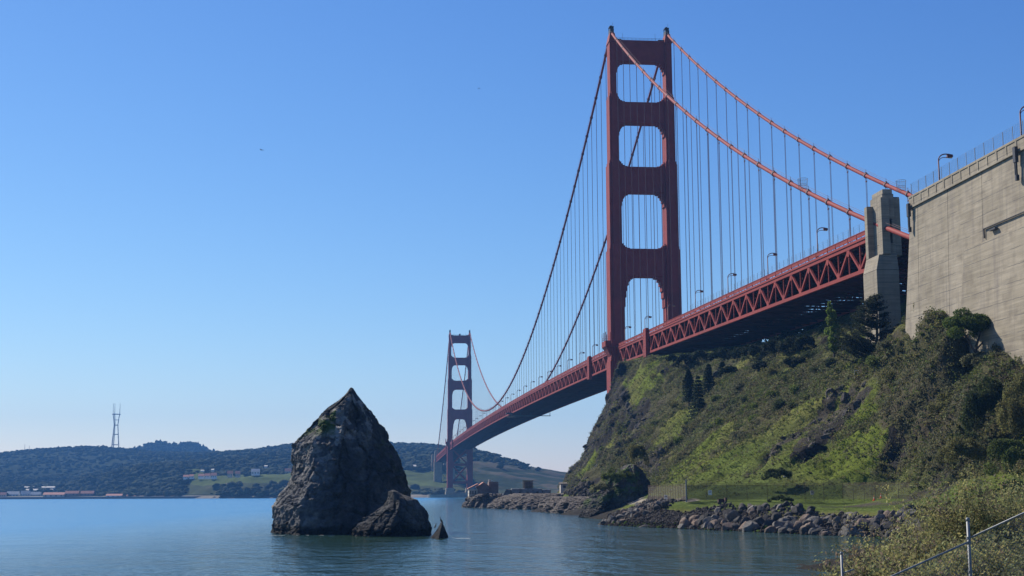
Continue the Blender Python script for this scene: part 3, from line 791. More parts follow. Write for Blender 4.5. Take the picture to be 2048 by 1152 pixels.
RED = MAT['red']
def build_tower(name, y0, foot):
    T = empty(name, (0, y0, 0), BRIDGE)
    # --- legs: stepped, cruciform cells
    tiers = [(foot, 66.0, 7.6, 11.0, 4.2, 13.0), (66.0, 119.0, 6.6, 10.0, 3.6, 11.8), (119.0, 160.2, 5.7, 9.2, 3.0, 10.6), (160.2, 193.2, 4.4, 8.4, 2.5, 9.4), (193.2, 221.2, 3.1, 7.6, 1.9, 8.3)]
    for sgn in (-1, 1):
        m = MB(); cx = sgn*13.6
        for i, (z0, z1, w, d, cw, cd) in enumerate(tiers):
            m.box(cx-w/2, cx+w/2, -d/2, d/2, z0, z1)
            m.box(cx-cw/2, cx+cw/2, -cd/2, cd/2, z0+0.003, z1+(2.2 if i < 4 else -1.2))
            if i < 4:     # small setbacks at the head of each tier
                m.box(cx-w/2+0.35, cx+w/2-0.35, -d/2+0.35, d/2-0.35, z1, z1+1.5)
            for yy in (-d/2-0.05, d/2+0.05):      # plate seams
                for zz in np.arange(z0+9, z1-3, 11.5):
                    m.box(cx-w/2+0.1, cx+w/2-0.1, yy-0.06, yy+0.06, zz, zz+0.22)
        # splayed cap below the saddle
        m.hexa([(cx-1.9, -4.4, 220.4), (cx+1.9, -4.4, 220.4), (cx+1.9, 4.4, 220.4), (cx-1.9, 4.4, 220.4)],
               [(cx-1.1, -3.2, 225.0), (cx+1.1, -3.2, 225.0), (cx+1.1, 3.2, 225.0), (cx-1.1, 3.2, 225.0)])
        m.build("tower_leg", RED, T)
        s = MB()
        s.box(cx-0.9, cx+0.9, -2.6, 2.6, 225.0, 227.2)
        s.box(cx-1.0, cx-0.7, -1.6, -1.3, 227.2, 228.5); s.box(cx+0.7, cx+1.0, -1.6, -1.3, 227.2, 228.5)
        s.box(cx-1.0, cx-0.7, 1.3, 1.6, 227.2, 228.5); s.box(cx+0.7, cx+1.0, 1.3, 1.6, 227.2, 228.5)
        s.box(cx-1.1, cx+1.1, -1.7, 1.7, 228.5, 228.75)
        s.box(cx-0.5, cx+0.5, -0.6, 0.6, 227.2, 228.3)
        s.tube([(cx+0.8, 0, 228.7), (cx+0.8, 0, 231.2)], 0.06, 6)
        s.build("saddle_house", MAT['dark_steel'], T)
        b = MB().lathe([(0.45, 0), (0.5, 0.3), (0.5, 0.7), (0.25, 0.9)], 10, (cx, 0, 228.75))
        b.build("aviation_beacon", MAT['dark_steel'], T)
    # --- portal struts with stepped haunches
    def strut(z0, z1, w_leg, depth, hl, hu):
        xi = 13.6 - w_leg/2 + 0.02
        m = MB().box(-xi, xi, -depth/2, depth/2, z0, z1)
        m.box(-xi, xi, -depth/2-0.18, depth/2+0.18, z0+0.003, z0+0.9)
        m.box(-xi, xi, -depth/2-0.14, depth/2+0.14, z1-0.8, z1-0.003)
        for k in range(-4, 5):
            m.box(k*2.05-0.14, k*2.05+0.14, -depth/2-0.09, depth/2+0.09, z0+0.92, z1-0.82)
        for sg in (-1, 1):
            for k, (w, h) in enumerate(hl):
                dd = depth/2 - 0.10*(k+1)
                x0, x1 = sg*xi, sg*(xi-w)
                m.box(min(x0, x1), max(x0, x1), -dd, dd, z0-h, z0+0.3)
            for k, (w, h) in enumerate(hu):
                dd = depth/2 - 0.10*(k+1)
                x0, x1 = sg*xi, sg*(xi-w)
                m.box(min(x0, x1), max(x0, x1), -dd, dd, z1-0.3, z1+h)
        m.build("portal_strut", RED, T)
    hl = [(0.55, 5.6), (1.05, 3.7), (1.7, 2.4), (2.5, 1.4), (3.9, 0.6)]
    hu = [(0.6, 2.5), (1.3, 1.6), (2.3, 0.9), (3.6, 0.45)]
    strut(211.2, 221.6, 3.1, 5.4, hl, [])
    strut(180.6, 190.8, 4.4, 5.8, [(a*1.0, b*1.1) for a, b in hl], hu)
    strut(146.8, 159.0, 5.7, 6.2, [(a*1.05, b*1.2) for a, b in hl], hu)
    strut(106.3, 119.4, 6.6, 6.8, [(0.5, 21.0), (0.95, 14.5), (1.45, 10.0), (2.0, 6.8), (2.7, 4.2), (3.6, 2.2), (5.2, 0.8)], hu)
    # rail on the top strut
    rl = MB()
    for yy in (-2.5, 2.5):
        rl.tube([(-11.8, yy, 222.8), (11.8, yy, 222.8)], 0.06, 5); rl.tube([(-11.8, yy, 222.2), (11.8, yy, 222.2)], 0.05, 5)
        for k in range(-6, 7): rl.tube([(k*1.95, yy, 221.6), (k*1.95, yy, 222.85)], 0.06, 5)
    for sg in (-1, 1):
        rl.box(min(sg*9, sg*12), max(sg*9, sg*12), -2.2, 2.2, 221.6, 222.3)
        rl.tube([(sg*8.0, 0, 221.6), (sg*8.0, 0, 226.0)], 0.06, 5)
    rl.build("top_railing", MAT['dark_steel'], T)
    fb = MB().lathe([(0.9, 0), (1.3, 0.7), (1.3, 1.9), (0.8, 2.7)], 12, (0, 0, 221.6))
    if y0 > 0: fb.build("fog_beacon", MAT['dark_steel'], T)
    # --- bracing below the deck
    br = MB()
    for (z0, z1) in ((18.8, 21.8), (42.8, 46.0)):
        br.box(-10.0, 10.0, -2.2, 2.2, z0, z1)
    for (z0, z1) in ((21.8, 42.8), (46.0, 65.0)):
        br.bar((-9.8, -0.6, z0), (9.8, -0.6, z1), 3.0, 1.9)
        br.bar((-9.8, 0.6, z1), (9.8, 0.6, z0), 3.0, 1.9)
    br.build("cross_brace", RED, T)
    # --- walkway balconies that carry the footpath round the legs
    for sg in (-1, 1):
        m = MB(); e = sg
        def bx(x0, x1, *a): m.box(min(e*x0, e*x1), max(e*x0, e*x1), *a)
        bx(16.9, 19.6, -5.2, 5.2, 73.0, 75.6)
        m.hexa([(e*16.95-0.01, -3, 68.6), (e*17.0+0.01, -3, 68.6), (e*17.0+0.01, 3, 68.6), (e*16.95-0.01, 3, 68.6)] if sg > 0 else
               [(-17.0, -3, 68.6), (-16.94, -3, 68.6), (-16.94, 3, 68.6), (-17.0, 3, 68.6)],
               [(16.94, -5.0, 72.98), (19.3, -5.0, 72.98), (19.3, 5.0, 72.98), (16.94, 5.0, 72.98)] if sg > 0 else
               [(-19.3, -5.0, 72.98), (-16.94, -5.0, 72.98), (-16.94, 5.0, 72.98), (-19.3, 5.0, 72.98)])
        bx(10.4, 16.88, -6.6, -5.3, 72.6, 75.4)
        bx(10.4, 16.88, 5.3, 6.6, 72.6, 75.4)
        for (px_, py_) in ((19.4, -5), (19.4, 0), (19.4, 5), (17.2, -5.1), (17.2, 5.1)):
            m.tube([(e*px_, py_, 75.6), (e*px_, py_, 79.6)], 0.16, 6)
        for zz in (76.6, 77.4):
            m.tube([(e*17.2, -5.1, zz), (e*19.4, -5.0, zz), (e*19.4, 5.0, zz), (e*17.2, 5.1, zz)], 0.05, 5)
        m.build("walkway_balcony", RED, T)
    # --- piers
    if y0 > 0:
        p = MB()
        for sg in (-1, 1):
            cx = sg*13.6
            p.box(cx-6.2, cx+6.2, -9, 9, 1.0, 8.0); p.box(cx-5.4, cx+5.4, -8, 8, 8.0, 13.0)
        p.box(-8, 8, -6, 6, 1.0, 7.0)
        p.build("tower_pier", MAT['concrete'], T)
        f = MB(); n = 48; pts = []
        for ring, (k, z) in enumerate(((1.0, -3.0), (1.0, 4.2), (0.9, 4.2), (0.9, -3.0))):
            for i in range(n):
                a = 2*PI*i/n
                f.v.append((44*k*math.cos(a), 24*k*math.sin(a)*1.0, z))
        for ring in range(3):
            for i in range(n):
                a, b = ring*n+i, ring*n+(i+1) % n
                f.f.append((a, b, b+n, a+n))
        f.build("pier_fender", MAT['concrete'], T)
    return T
build_tower("bridge_tower", 0.0, -2.0)
build_tower("bridge_tower", 1280.0, 12.9)

# --- main cables
for sgn in (-1, 1):
    ss = list(np.linspace(-372, 0, 40)) + list(np.linspace(0, 1280, 120))[1:] + list(np.linspace(1280, 1640, 36))[1:]
    pts = [(sgn*BX, s, zcable(s)) for s in ss]
    c = MB().tube(pts, 0.58, 12)
    c.build("main_cable", RED, BRIDGE, smooth=True)
    h = MB()
    for side in (-0.55, 0.55):
        h.tube([(sgn*BX+side, s, zcable(s)+1.35) for s in ss], 0.035, 4, False)
    h.build("cable_handline", MAT['rope'], BRIDGE)

for sgn in (-1, 1):
    g_ = MB(); zc = zcable(-285.0)
    for r_, dz in ((1.1, 0.2), (1.2, 1.4), (1.35, 3.0)):
        g_.tube([(sgn*BX+r_*math.cos(2*PI*k/20), -285+r_*math.sin(2*PI*k/20), zc+dz) for k in range(21)], 0.05, 4, False)
    for k in range(14):
        a = 2*PI*k/14; g_.tube([(sgn*BX+1.1*math.cos(a), -285+1.1*math.sin(a), zc+0.2), (sgn*BX+1.35*math.cos(a), -285+1.35*math.sin(a), zc+3.0)], 0.03, 4, False)
    g_.build("climbing_guard", MAT['wire'], BRIDGE)

# --- suspenders: cable band, sockets and the pair of ropes of each hanger
def hanger(m, sgn, s):
    zc, zd = zcable(s), zt(s)+0.2
    if zc - zd < 0.6: return
    ds = 0.5
    sl = (zcable(s+ds)-zcable(s-ds))/(2*ds)
    x = sgn*BX
    m.tube([(x, s-0.45, zc-0.45*sl), (x, s+0.45, zc+0.45*sl)], 0.78, 10)
    m.box(x-0.22, x+0.22, s-0.2, s+0.2, zc+0.6, zc+1.0)
    m.tube([(x, s, zc+0.9), (x, s, zc+1.9)], 0.05, 4, False)
    top = zc-1.6 if zc-zd > 5 else zc-0.4
    for dy in (-0.36, 0.36):
        m.tube([(x, s+dy*2.0, zc-0.3), (x, s+dy, top)], 0.075, 5, False)
        m.tube([(x, s+dy, top), (x, s+dy, zd)], 0.062, 5, False)
    if zc-zd > 5:
        m.box(x-0.15, x+0.15, s-0.42, s+0.42, top-0.25, top)
hs = []
for k in range(1, 22): hs += [(-1, -k*15.24), (1, -k*15.24)]
for k in range(1, 84): hs += [(-1, k*15.24), (1, k*15.24)]
big, rest = hs[:100], hs[100:]
for sg, s in big:
    m = MB(); hanger(m, sg, s); 
    if m.v: m.build("suspender", MAT['rope'], BRIDGE)
m = MB()
for sg, s in rest: hanger(m, sg, s)
for k in range(1, 22):
    hanger(m, -1, 1280+k*15.24); hanger(m, 1, 1280+k*15.24)
tag(m.build("suspender", MAT['rope'], BRIDGE), kind="stuff")

# --- stiffening trusses
PANEL = 7.62
def truss(span0, span1, sgn, split):
    T = empty("stiffening_truss", (0, 0, 0), BRIDGE)
    x = sgn*BX
    n = int(round((span1-span0)/PANEL))
    st = [span0 + (span1-span0)*i/n for i in range(n+1)]
    tc, bc, dg, vp = MB(), MB(), [], []
    for i in range(n):
        a, b = st[i], st[i+1]
        tc.bar((x, a, zt(a)-0.45), (x, b, zt(b)-0.45), 0.75, 0.9)
        bc.bar((x, a, zb(a)+0.45), (x, b, zb(b)+0.45), 0.80, 0.9)
        d = MB()
        if i % 2 == 0: d.bar((x, a, zt(a)-0.85), (x, b, zb(b)+0.85), 0.50, 0.62)
        else: d.bar((x, a, zb(a)+0.85), (x, b, zt(b)-0.85), 0.50, 0.62)
        dg.append(d)
        v = MB().bar((x, b, zb(b)+0.88), (x, b, zt(b)-0.88), 0.34, 0.30)
        g = 1.1
        if i % 2 == 1: v.hexa([(x-0.31, b-0.45, zt(b)-2.5), (x+0.31, b-0.45, zt(b)-2.5), (x+0.31, b+0.45, zt(b)-2.5), (x-0.31, b+0.45, zt(b)-2.5)],
                              [(x-0.31, b-g, zt(b)-0.89), (x+0.31, b-g, zt(b)-0.89), (x+0.31, b+g, zt(b)-0.89), (x-0.31, b+g, zt(b)-0.89)])
        else: v.hexa([(x-0.31, b-g, zb(b)+0.89), (x+0.31, b-g, zb(b)+0.89), (x+0.31, b+g, zb(b)+0.89), (x-0.31, b+g, zb(b)+0.89)],
                     [(x-0.31, b-0.45, zb(b)+2.3), (x+0.31, b-0.45, zb(b)+2.3), (x+0.31, b+0.45, zb(b)+2.3), (x-0.31, b+0.45, zb(b)+2.3)])
        vp.append(v)
    tc.build("top_chord", RED, T); bc.build("bottom_chord", RED, T)
    if split:
        for d in dg: d.build("diagonal", RED, T)
        for v in vp: v.build("vertical_post", RED, T)
    else:
        w = MB()
        for d in dg+vp: w.add(d.v, d.f)
        tag(w.build("web_members", RED, T), kind="stuff")
for sgn in (-1, 1):
    truss(-334.0, -4.0, sgn, sgn < 0)
    truss(4.0, 1276.0, sgn, False)
    truss(1284.0, 1640.0, sgn, False)

# --- deck, floor beams, bottom bracing, railings
def seg_box(m, x0, x1, s0, s1, dz0, dz1, f=zt):
    m.hexa([(x0, s0, f(s0)+dz0), (x1, s0, f(s0)+dz0), (x1, s1, f(s1)+dz0), (x0, s1, f(s1)+dz0)],
           [(x0, s0, f(s0)+dz1), (x1, s0, f(s0)+dz1), (x1, s1, f(s1)+dz1), (x0, s1, f(s1)+dz1)])
SEGS = list(np.linspace(-334, 0, 23)) + list(np.linspace(0, 1280, 85))[1:] + list(np.linspace(1280, 1640, 25))[1:]
road, walk = MB(), MB()
for a, b in zip(SEGS[:-1], SEGS[1:]):
    seg_box(road, -9.4, 9.4, a, b, 0.25, 0.72)
    for sg in (-1, 1):
        x0, x1 = sorted((sg*9.42, sg*12.9)); seg_box(walk, x0, x1, a, b, 0.3, 0.95)
road.build("roadway", MAT['asphalt'], BRIDGE)
walk.build("sidewalk", MAT['concrete'], BRIDGE)
for sg in (-1, 1):
    fasc = MB(); x0, x1 = sorted((sg*13.30, sg*14.30))
    for a, b in zip(SEGS[:-1], SEGS[1:]): seg_box(fasc, x0, x1, a, b, 0.02, 0.62)
    fasc.build("fascia_girder", RED, BRIDGE)
fb_ = MB()
for s0, s1 in ((-334, -4), (4, 1276), (1284, 1640)):
    n = int(round((s1-s0)/PANEL)); lb = MB()
    for i in range(1, n):
        s = s0+(s1-s0)*i/n
        near = s < 60
        if near:      # open floor trusses
            fb_.box(-13.3, 13.3, s-0.2, s+0.2, zt(s)-0.55, zt(s)+0.2); fb_.box(-13.3, 13.3, s-0.18, s+0.18, zt(s)-3.0, zt(s)-2.6)
            for k in range(8):
                xa = -13.2+k*3.3; 
                fb_.bar((xa, s, zt(s)-0.6), (xa+1.65, s, zt(s)-2.6), 0.2, 0.2); fb_.bar((xa+1.65, s, zt(s)-2.6), (xa+3.3, s, zt(s)-0.6), 0.2, 0.2)
        else:
            fb_.box(-13.3, 13.3, s-0.18, s+0.18, zt(s)-2.6, zt(s)+0.2)
        lb.box(-13.3, 13.3, s-0.25, s+0.25, zb(s)+0.1, zb(s)+0.7)
        if i % 2 == 0 and i+2 <= n:
            a, b = s, s0+(s1-s0)*(i+2)/n
            lb.bar((-13.2, a, zb(a)+0.40), (13.2, b, zb(b)+0.40), 0.45, 0.45)
            lb.bar((-13.2, b, zb(b)+0.34), (13.2, a, zb(a)+0.34), 0.45, 0.45)
    for x in (-9, -6, -3, 0, 3, 6, 9):
        for a, b in zip(SEGS[:-1], SEGS[1:]):
            if a >= s0-5 and b <= s1+5: seg_box(fb_, x-0.12, x+0.12, a, b, -0.5, 0.24)
    lb.build("bottom_bracing", MAT['shade_red'], BRIDGE)
fb_.build("floor_beams", MAT['shade_red'], BRIDGE)
for sg in (-1, 1):
    rl, fn = MB(), MB()
    x0, x1 = sorted((sg*13.85, sg*13.99))
    for a, b in zip(SEGS[:-1], SEGS[1:]):
        seg_box(rl, x0, x1, a, b, 1.02, 1.95)
        xx0, xx1 = sorted((sg*13.76, sg*14.08)); seg_box(rl, xx0, xx1, a, b, 1.953, 2.12)
        k = max(1, int((b-a)/2.54))
        for i in range(k):
            s = a+(b-a)*i/k
            w = 0.22 if (i % 3) else 0.6
            rl.box(x0+0.01, x1-0.01, s, s+w, zt(s)+0.61, zt(s)+1.05)
            if i % 3 == 0: rl.box(x0-0.08, x1+0.08, s, s+0.3, zt(s)+0.6, zt(s)+2.0)
    rl.build("deck_railing", RED, BRIDGE)
    # tall thin safety fence on the near side span
    for s in np.arange(-333, -150, 3.81):
        fn.tube([(sg*13.4, s, zt(s)+0.9), (sg*13.4, s, zt(s)+4.4)], 0.045, 4, False)
    for dz in (2.6, 3.0, 3.4, 3.8, 4.35):
        fn.tube([(sg*13.4, s, zt(s)+dz) for s in np.linspace(-333, -150, 24)], 0.018, 4, False)
    fn.build("safety_fence", MAT['wire'], BRIDGE)
# --- box covers over the truss ends beside the near and the far tower
for s in (-75.5, 72.0, 1208.0, 1352.0):
    for sg in (-1, 1):
        c = MB(); x = sg*14.75
        c.box(x-0.75, x+0.75, s-2.9, s+2.9, zb(s)-1.4, zt(s)+2.3)
        c.box(x-0.62, x+0.62, s-2.7, s+2.7, zt(s)+2.3, zt(s)+2.75)
        for zz in np.arange(zb(s)-0.6, zt(s)+2.0, 1.2):
            c.box(x-0.80, x+0.80, s-2.95, s+2.95, zz, zz+0.07)
        c.build("truss_end_cover", RED, BRIDGE)
# --- inspection traveller with its net slung under the main span
tr = MB(); s0 = 455.0
tr.box(-15.5, 15.5, s0-1.6, s0+1.6, zb(s0)-2.6, zb(s0)-2.2)
for x in (-15.2, -8, 0, 8, 15.2):
    tr.tube([(x, s0-1.5, zb(s0)-2.3), (x, s0-1.5, zb(s0)+0.3)], 0.12, 5); tr.tube([(x, s0+1.5, zb(s0)-2.3), (x, s0+1.5, zb(s0)+0.3)], 0.12, 5)
tr.box(-19.5, -14.6, s0-1.7, s0+1.7, zb(s0)-1.2, zb(s0)+0.0)
for k in range(7):
    t = k/6; pts = []
    for j in range(9):
        u = j/8
        pts.append((-19+6*t, s0-2-12*u, zb(s0)-2.2-1.8*math.sin(u*PI)))
    tr.tube(pts, 0.06, 4, False)
for j in range(1, 9):
    u = j/8; tr.tube([(-19, s0-2-12*u, zb(s0)-2.2-1.8*math.sin(u*PI)), (-13, s0-2-12*u, zb(s0)-2.2-1.8*math.sin(u*PI))], 0.05, 4, False)
tr.build("inspection_traveller", MAT['dark_steel'], BRIDGE)

# ------------------------------------------------------------------ concrete pylon, anchorage wall, south pylons
def near_pylon():
    P = empty("concrete_pylon", (0, -337, 30))
    tag(P, "dark stepped concrete pylon where the red deck meets the pale wall", "pylon")
    C_ = MAT['concrete']
    def part(name, sg, boxes, hexas=()):
        m = MB()
        for (x0, x1, y0, y1, z0, z1) in boxes:
            a, b = sorted((sg*x0, sg*x1)); m.box(a, b, y0+337, y1+337, z0-30, z1-30)
        for (lo, hi) in hexas:
            def q(c):
                x0, x1, y0, y1, z = c; a, b = sorted((sg*x0, sg*x1))
                return [(a, y0+337, z-30), (b, y0+337, z-30), (b, y1+337, z-30), (a, y1+337, z-30)]
            m.hexa(q(lo), q(hi))
        m.build(name, C_, P, bevel=0.12)
    for sg in (-1, 1):
        part("pylon_base", sg, [(11.3, 16.5, -343.7, -335.0, 22.0, 55.0)], [((11.3, 16.5, -343.7, -335.0, 55.0), (11.5, 15.7, -343.5, -335.2, 58.5))])
        part("pylon_shaft", sg, [(11.5, 14.2, -343.0, -335.3, 58.5, 61.2), (11.5, 12.2, -343.0, -335.3, 61.2, 66.8), (13.6, 14.2, -343.0, -335.3, 61.2, 66.8), (12.21, 13.59, -338.0, -337.4, 61.2, 66.8), (11.5, 14.2, -343.0, -335.3, 66.8, 72.6), (11.7, 14.0, -342.8, -336.0, 72.6, 73.7)])
        part("rear_pilaster", sg, [(14.0, 15.7, -337.0, -335.21, 58.5, 70.8)])
        part("front_pilaster", sg, [(13.0, 14.9, -343.9, -341.4, 58.5, 71.6)])
        part("side_shoulder", sg, [(9.8, 11.48, -342.2, -338.0, 58.5, 71.8)])
    lamp = MB().box(-11.2, -9.6, -4.4, -3.8, 41.6, 42.2); lamp.build("wall_lamp", MAT['dark_steel'], P)
near_pylon()

def anchorage():
    A = empty("anchorage_wall", (0, -372, 25))
    tag(A, "tall pale board marked concrete anchorage wall carrying the road above the hillside", "concrete wall")
    def hx(m, y0, y1, z0, z1, xb, xt):
        m.hexa([(-xb, y0, z0), (xb, y0, z0), (xb, y1, z0), (-xb, y1, z0)], [(-xt, y0, z1), (xt, y0, z1), (xt, y1, z1), (-xt, y1, z1)])
    w = MB()
    def X(z): return 19.5 + (63.0-z)*0.035
    cuts = [0.0, -3.7, -18.4, -33.5, -52.0, -90.0]
    # wall blocks between expansion joints (the joints are open grooves with the backing wall behind)
    for i, (a, b) in enumerate(zip(cuts[:-1], cuts[1:])):
        yb = 7.0 if i == 0 else a-0.13
        z0, z1 = -10.0, 38.0
        yt = 0.0 if i == 0 else yb
        for (o0, o1) in ((-1, -2.2), (1, 2.2)):
            lo = sorted((math.copysign(X(15), o0), math.copysign(X(15)-1.6, o0))); hi = sorted((math.copysign(19.5, o0), math.copysign(17.9, o0)))
            w.hexa([(lo[0], b, z0), (lo[1], b, z0), (lo[1], yb, z0), (lo[0], yb, z0)], [(hi[0], b, z1), (hi[1], b, z1), (hi[1], yt, z1), (hi[0], yt, z1)])
    w.build("wall_block", MAT['concrete'], A)
    core = MB().hexa([(-X(15)+0.25, -90, -10), (X(15)-0.25, -90, -10), (X(15)-0.25, -14, -10), (-X(15)+0.25, -14, -10)], [(-19.25, -90, 37.9), (19.25, -90, 37.9), (19.25, -14, 37.9), (-19.25, -14, 37.9)])  # core set back, unseen end left open, so less sunlight bounces onto the pylon
    core.build("wall_core", MAT['asphalt'], A)
    # lower buttress slab that stands proud of the wall on the right
    bt = MB()
    bt.hexa([(-23.2, -90, -10), (-20.0, -90, -10), (-20.0, -24.0, -10), (-23.2, -24.0, -10)], [(-21.3, -90, 24.6), (-19.6, -90, 24.6), (-19.6, -28.5, 24.6), (-21.3, -28.5, 24.6)])
    bt.build("buttress_slab", MAT['concrete'], A)
    ld = MB()
    ld.box(-20.3, -20.0, -90, -34.5, 27.2, 27.34); ld.box(-20.25, -20.02, -34.7, -34.5, 25.6, 27.2); ld.box(-20.6, -20.02, -40.0, -37.5, 26.3, 26.6)
    ld.build("drain_ledge", MAT['asphalt'], A)
    pp = MB()
    pp.box(-19.9, -19.1, -90, 0, 38.0, 38.35); pp.box(-19.9, -19.1, -90, 0, 40.1, 40.5)
    pp.box(-19.78, -19.2, -90, 0, 38.36, 40.09)
    for y in np.arange(-90, 0.1, 3.81):
        pp.box(-19.88, -19.12, y-0.28, y+0.28, 38.351, 40.099)
    pp.build("parapet", MAT['white'] if False else MAT['concrete'], A)
    fn = MB()
    for y in np.arange(-88, 0.1, 3.81):
        fn.tube([(-19.3, y, 40.4), (-19.3, y, 43.2)], 0.06, 5)
    for z in np.arange(40.8, 43.3, 0.4):
        fn.tube([(-19.3, -90, z), (-19.3, 0, z)], 0.016, 4, False)
    for y in np.arange(-90, 0, 0.6):
        fn.tube([(-19.3, y, 40.4), (-19.3, y, 43.15)], 0.013, 4, False)
    fn.build("mesh_fence", MAT['wire'], A)
    rd = MB().box(-18.9, 18.9, -90, -0.5, 38.0, 38.2); rd.build("roadway", MAT['asphalt'], A)
    for y in (-0.9, -48.6):
        bx = MB(); bx.box(-20.6, -20.02, y-0.5, y+0.4, 36.2, 38.9); bx.box(-20.5, -20.2, y-0.35, y-0.2, 33.4, 36.2); bx.box(-20.5, -20.2, y+0.1, y+0.25, 34.0, 36.2); bx.box(-20.55, -20.0, y-0.4, y+0.1, 33.0, 34.0)
        bx.build("wall_fixture", MAT['dark_steel'], A)
anchorage()

def far_pylon(y, label, ztop):
    P = empty("far_pylon", (0, y, 0)); tag(P, label, "pylon", "concrete pylons at the far shore")
    for sg in (-1, 1):
        m = MB(); a, b = sorted((sg*4.0, sg*17.0)); m.box(a, b, -6, 6, 0, 56); a, b = sorted((sg*10.5, sg*16.2)); m.box(a, b, -5, 5, 56, ztop-2)
        a, b = sorted((sg*11.2, sg*15.4)); m.box(a, b, -4, 4, ztop-2, ztop)
        m.build("pylon_shaft", MAT['concrete'], P)
far_pylon(1648.0, "pale concrete pylon just left of the far tower's foot", 75.0)
far_pylon(1745.0, "slimmer looking concrete pylon farther left behind the first far pylon", 72.0)
def arch_span():
    m = MB()
    for sg in (-1, 1):
        x = sg*13
        n = 12
        for i in range(n):
            a, b = 1655+83*i/n, 1655+83*(i+1)/n
            m.bar((x, a, 60), (x, b, 60), 0.8, 1.2)
            za = 12+38*math.sin(PI*i/n); zb_ = 12+38*math.sin(PI*(i+1)/n)
            m.bar((x, a, za), (x, b, zb_), 0.8, 1.4)
            m.bar((x, b, zb_), (x, b, 60), 0.5, 0.5)
        m.bar((x, 1655, 53), (x, 1738, 53), 0.7, 0.9)
    tag(m.build("arch_span", RED, None), "red arch span between the two pale far pylons", "arch span")
arch_span()

def fort():
    F_ = empty("brick_fort", (-37, 1655, 0)); tag(F_, "long low grey brick fort on the far point beside the pylons", "fort")
    MB().box(-18, 18, -20, 20, 0.5, 16.5).build("wall", MAT['brickwall'], F_)
    MB().box(-18.4, 18.4, -20.4, 20.4, 16.5, 17.6).build("parapet", MAT['cream'], F_)
    for r_ in range(2):
        for k in range(8):
            MB().box(-16+k*4.3, -14.6+k*4.3, -20.25, -20.02, 5+r_*5, 7.4+r_*5).build("window", MAT['glass'], F_)
    MB().box(10, 17, -5, 5, 17.6, 24).build("gatehouse", MAT['cream'], F_)
fort()
def seawall():
    m = MB()
    pts = [(-900, 1860), (-700, 1760), (-520, 1650), (-300, 1540), (-150, 1500), (-62, 1560), (-60, 1630), (-20, 1630), (40, 1500), (200, 1400)]
    for (a, b) in zip(pts[:-1], pts[1:]): m.bar((a[0], a[1], 1.0), (b[0], b[1], 1.0), 5, 5.0)
    tag(m.build("seawall", MAT['brickwall']), "long low brown seawall along the foot of the far bluff", "seawall")
seawall()

# ------------------------------------------------------------------ lamps along the bridge and wall
def lamp_post():
    L = empty("street_lamp", (0, 0, 0))
    p = MB().lathe([(0.32, 0), (0.30, 0.7), (0.17, 0.9), (0.13, 7.0)], 10)
    p.build("pole", MAT['lampred'], L, True)
    a = MB()
    pts = [(0, 0, 6.9)]
    for k in range(9):
        t = k/8*PI/2
        pts.append((1.5-1.5*math.cos(t), 0, 7.0+1.3*math.sin(t)))
    pts.append((2.2, 0, 8.28))
    a.tube(pts, 0.12, 8)
    pts2 = [(0, 0, 6.4)] + [(1.1-1.1*math.cos(k/6*PI/2), 0, 6.5+1.1*math.sin(k/6*PI/2)) for k in range(7)] + [(2.0, 0, 7.6)]
    a.tube(pts2, 0.07, 6)
    a.build("arm", MAT['lampred'], L, True)
    h = MB().hexa([(1.75, -0.28, 7.55), (3.0, -0.22, 7.75), (3.0, 0.22, 7.75), (1.75, 0.28, 7.55)], [(1.85, -0.24, 8.35), (2.95, -0.18, 8.2), (2.95, 0.18, 8.2), (1.85, 0.24, 8.35)])
    h.build("lantern", MAT['lampred'], L)
    g = MB().box(2.05, 2.85, -0.17, 0.17, 7.5, 7.66); g.build("lamp_glass", MAT['lens'], L)
    return L
MAT['lampred'] = simple("lamp_paint", (0.10, 0.03, 0.03), (0.14, 0.04, 0.04), 1.0, 0.6)
ORD = ["first", "second", "third", "fourth", "fifth", "sixth", "seventh", "eighth", "ninth", "tenth", "eleventh", "twelfth", "thirteenth", "fourteenth", "fifteenth", "sixteenth", "seventeenth", "eighteenth", "nineteenth", "twentieth", "twenty-first", "twenty-second", "twenty-third", "twenty-fourth", "twenty-fifth", "twenty-sixth", "twenty-seventh", "twenty-eighth"]
LP = lamp_post()
spots = [(-18.2, -384.0, 63.4, "curved street lamp above the pale wall, nearer the pylon"), (-18.2, -419.0, 63.4, "curved street lamp above the pale wall, at the right edge")]
k = 0
for s in np.arange(-17.5, -300, -45.72):
    spots.append((-12.6, s, zt(s)+0.95, "curved street lamp on the red deck, %s one right of the near tower" % ORD[k])); k += 1
k = 0
for s in np.arange(28.2, 1270, 45.72):
    spots.append((-12.6, s, zt(s)+0.95, "curved street lamp on the red deck, %s one left of the near tower" % ORD[k])); k += 1
for i, (x, y, z, lab) in enumerate(spots):
    o = LP if i == 0 else copy_tree(LP)
    o.location = (x, y, z)
    tag(o, lab, "street lamp", "street lamps along the bridge")

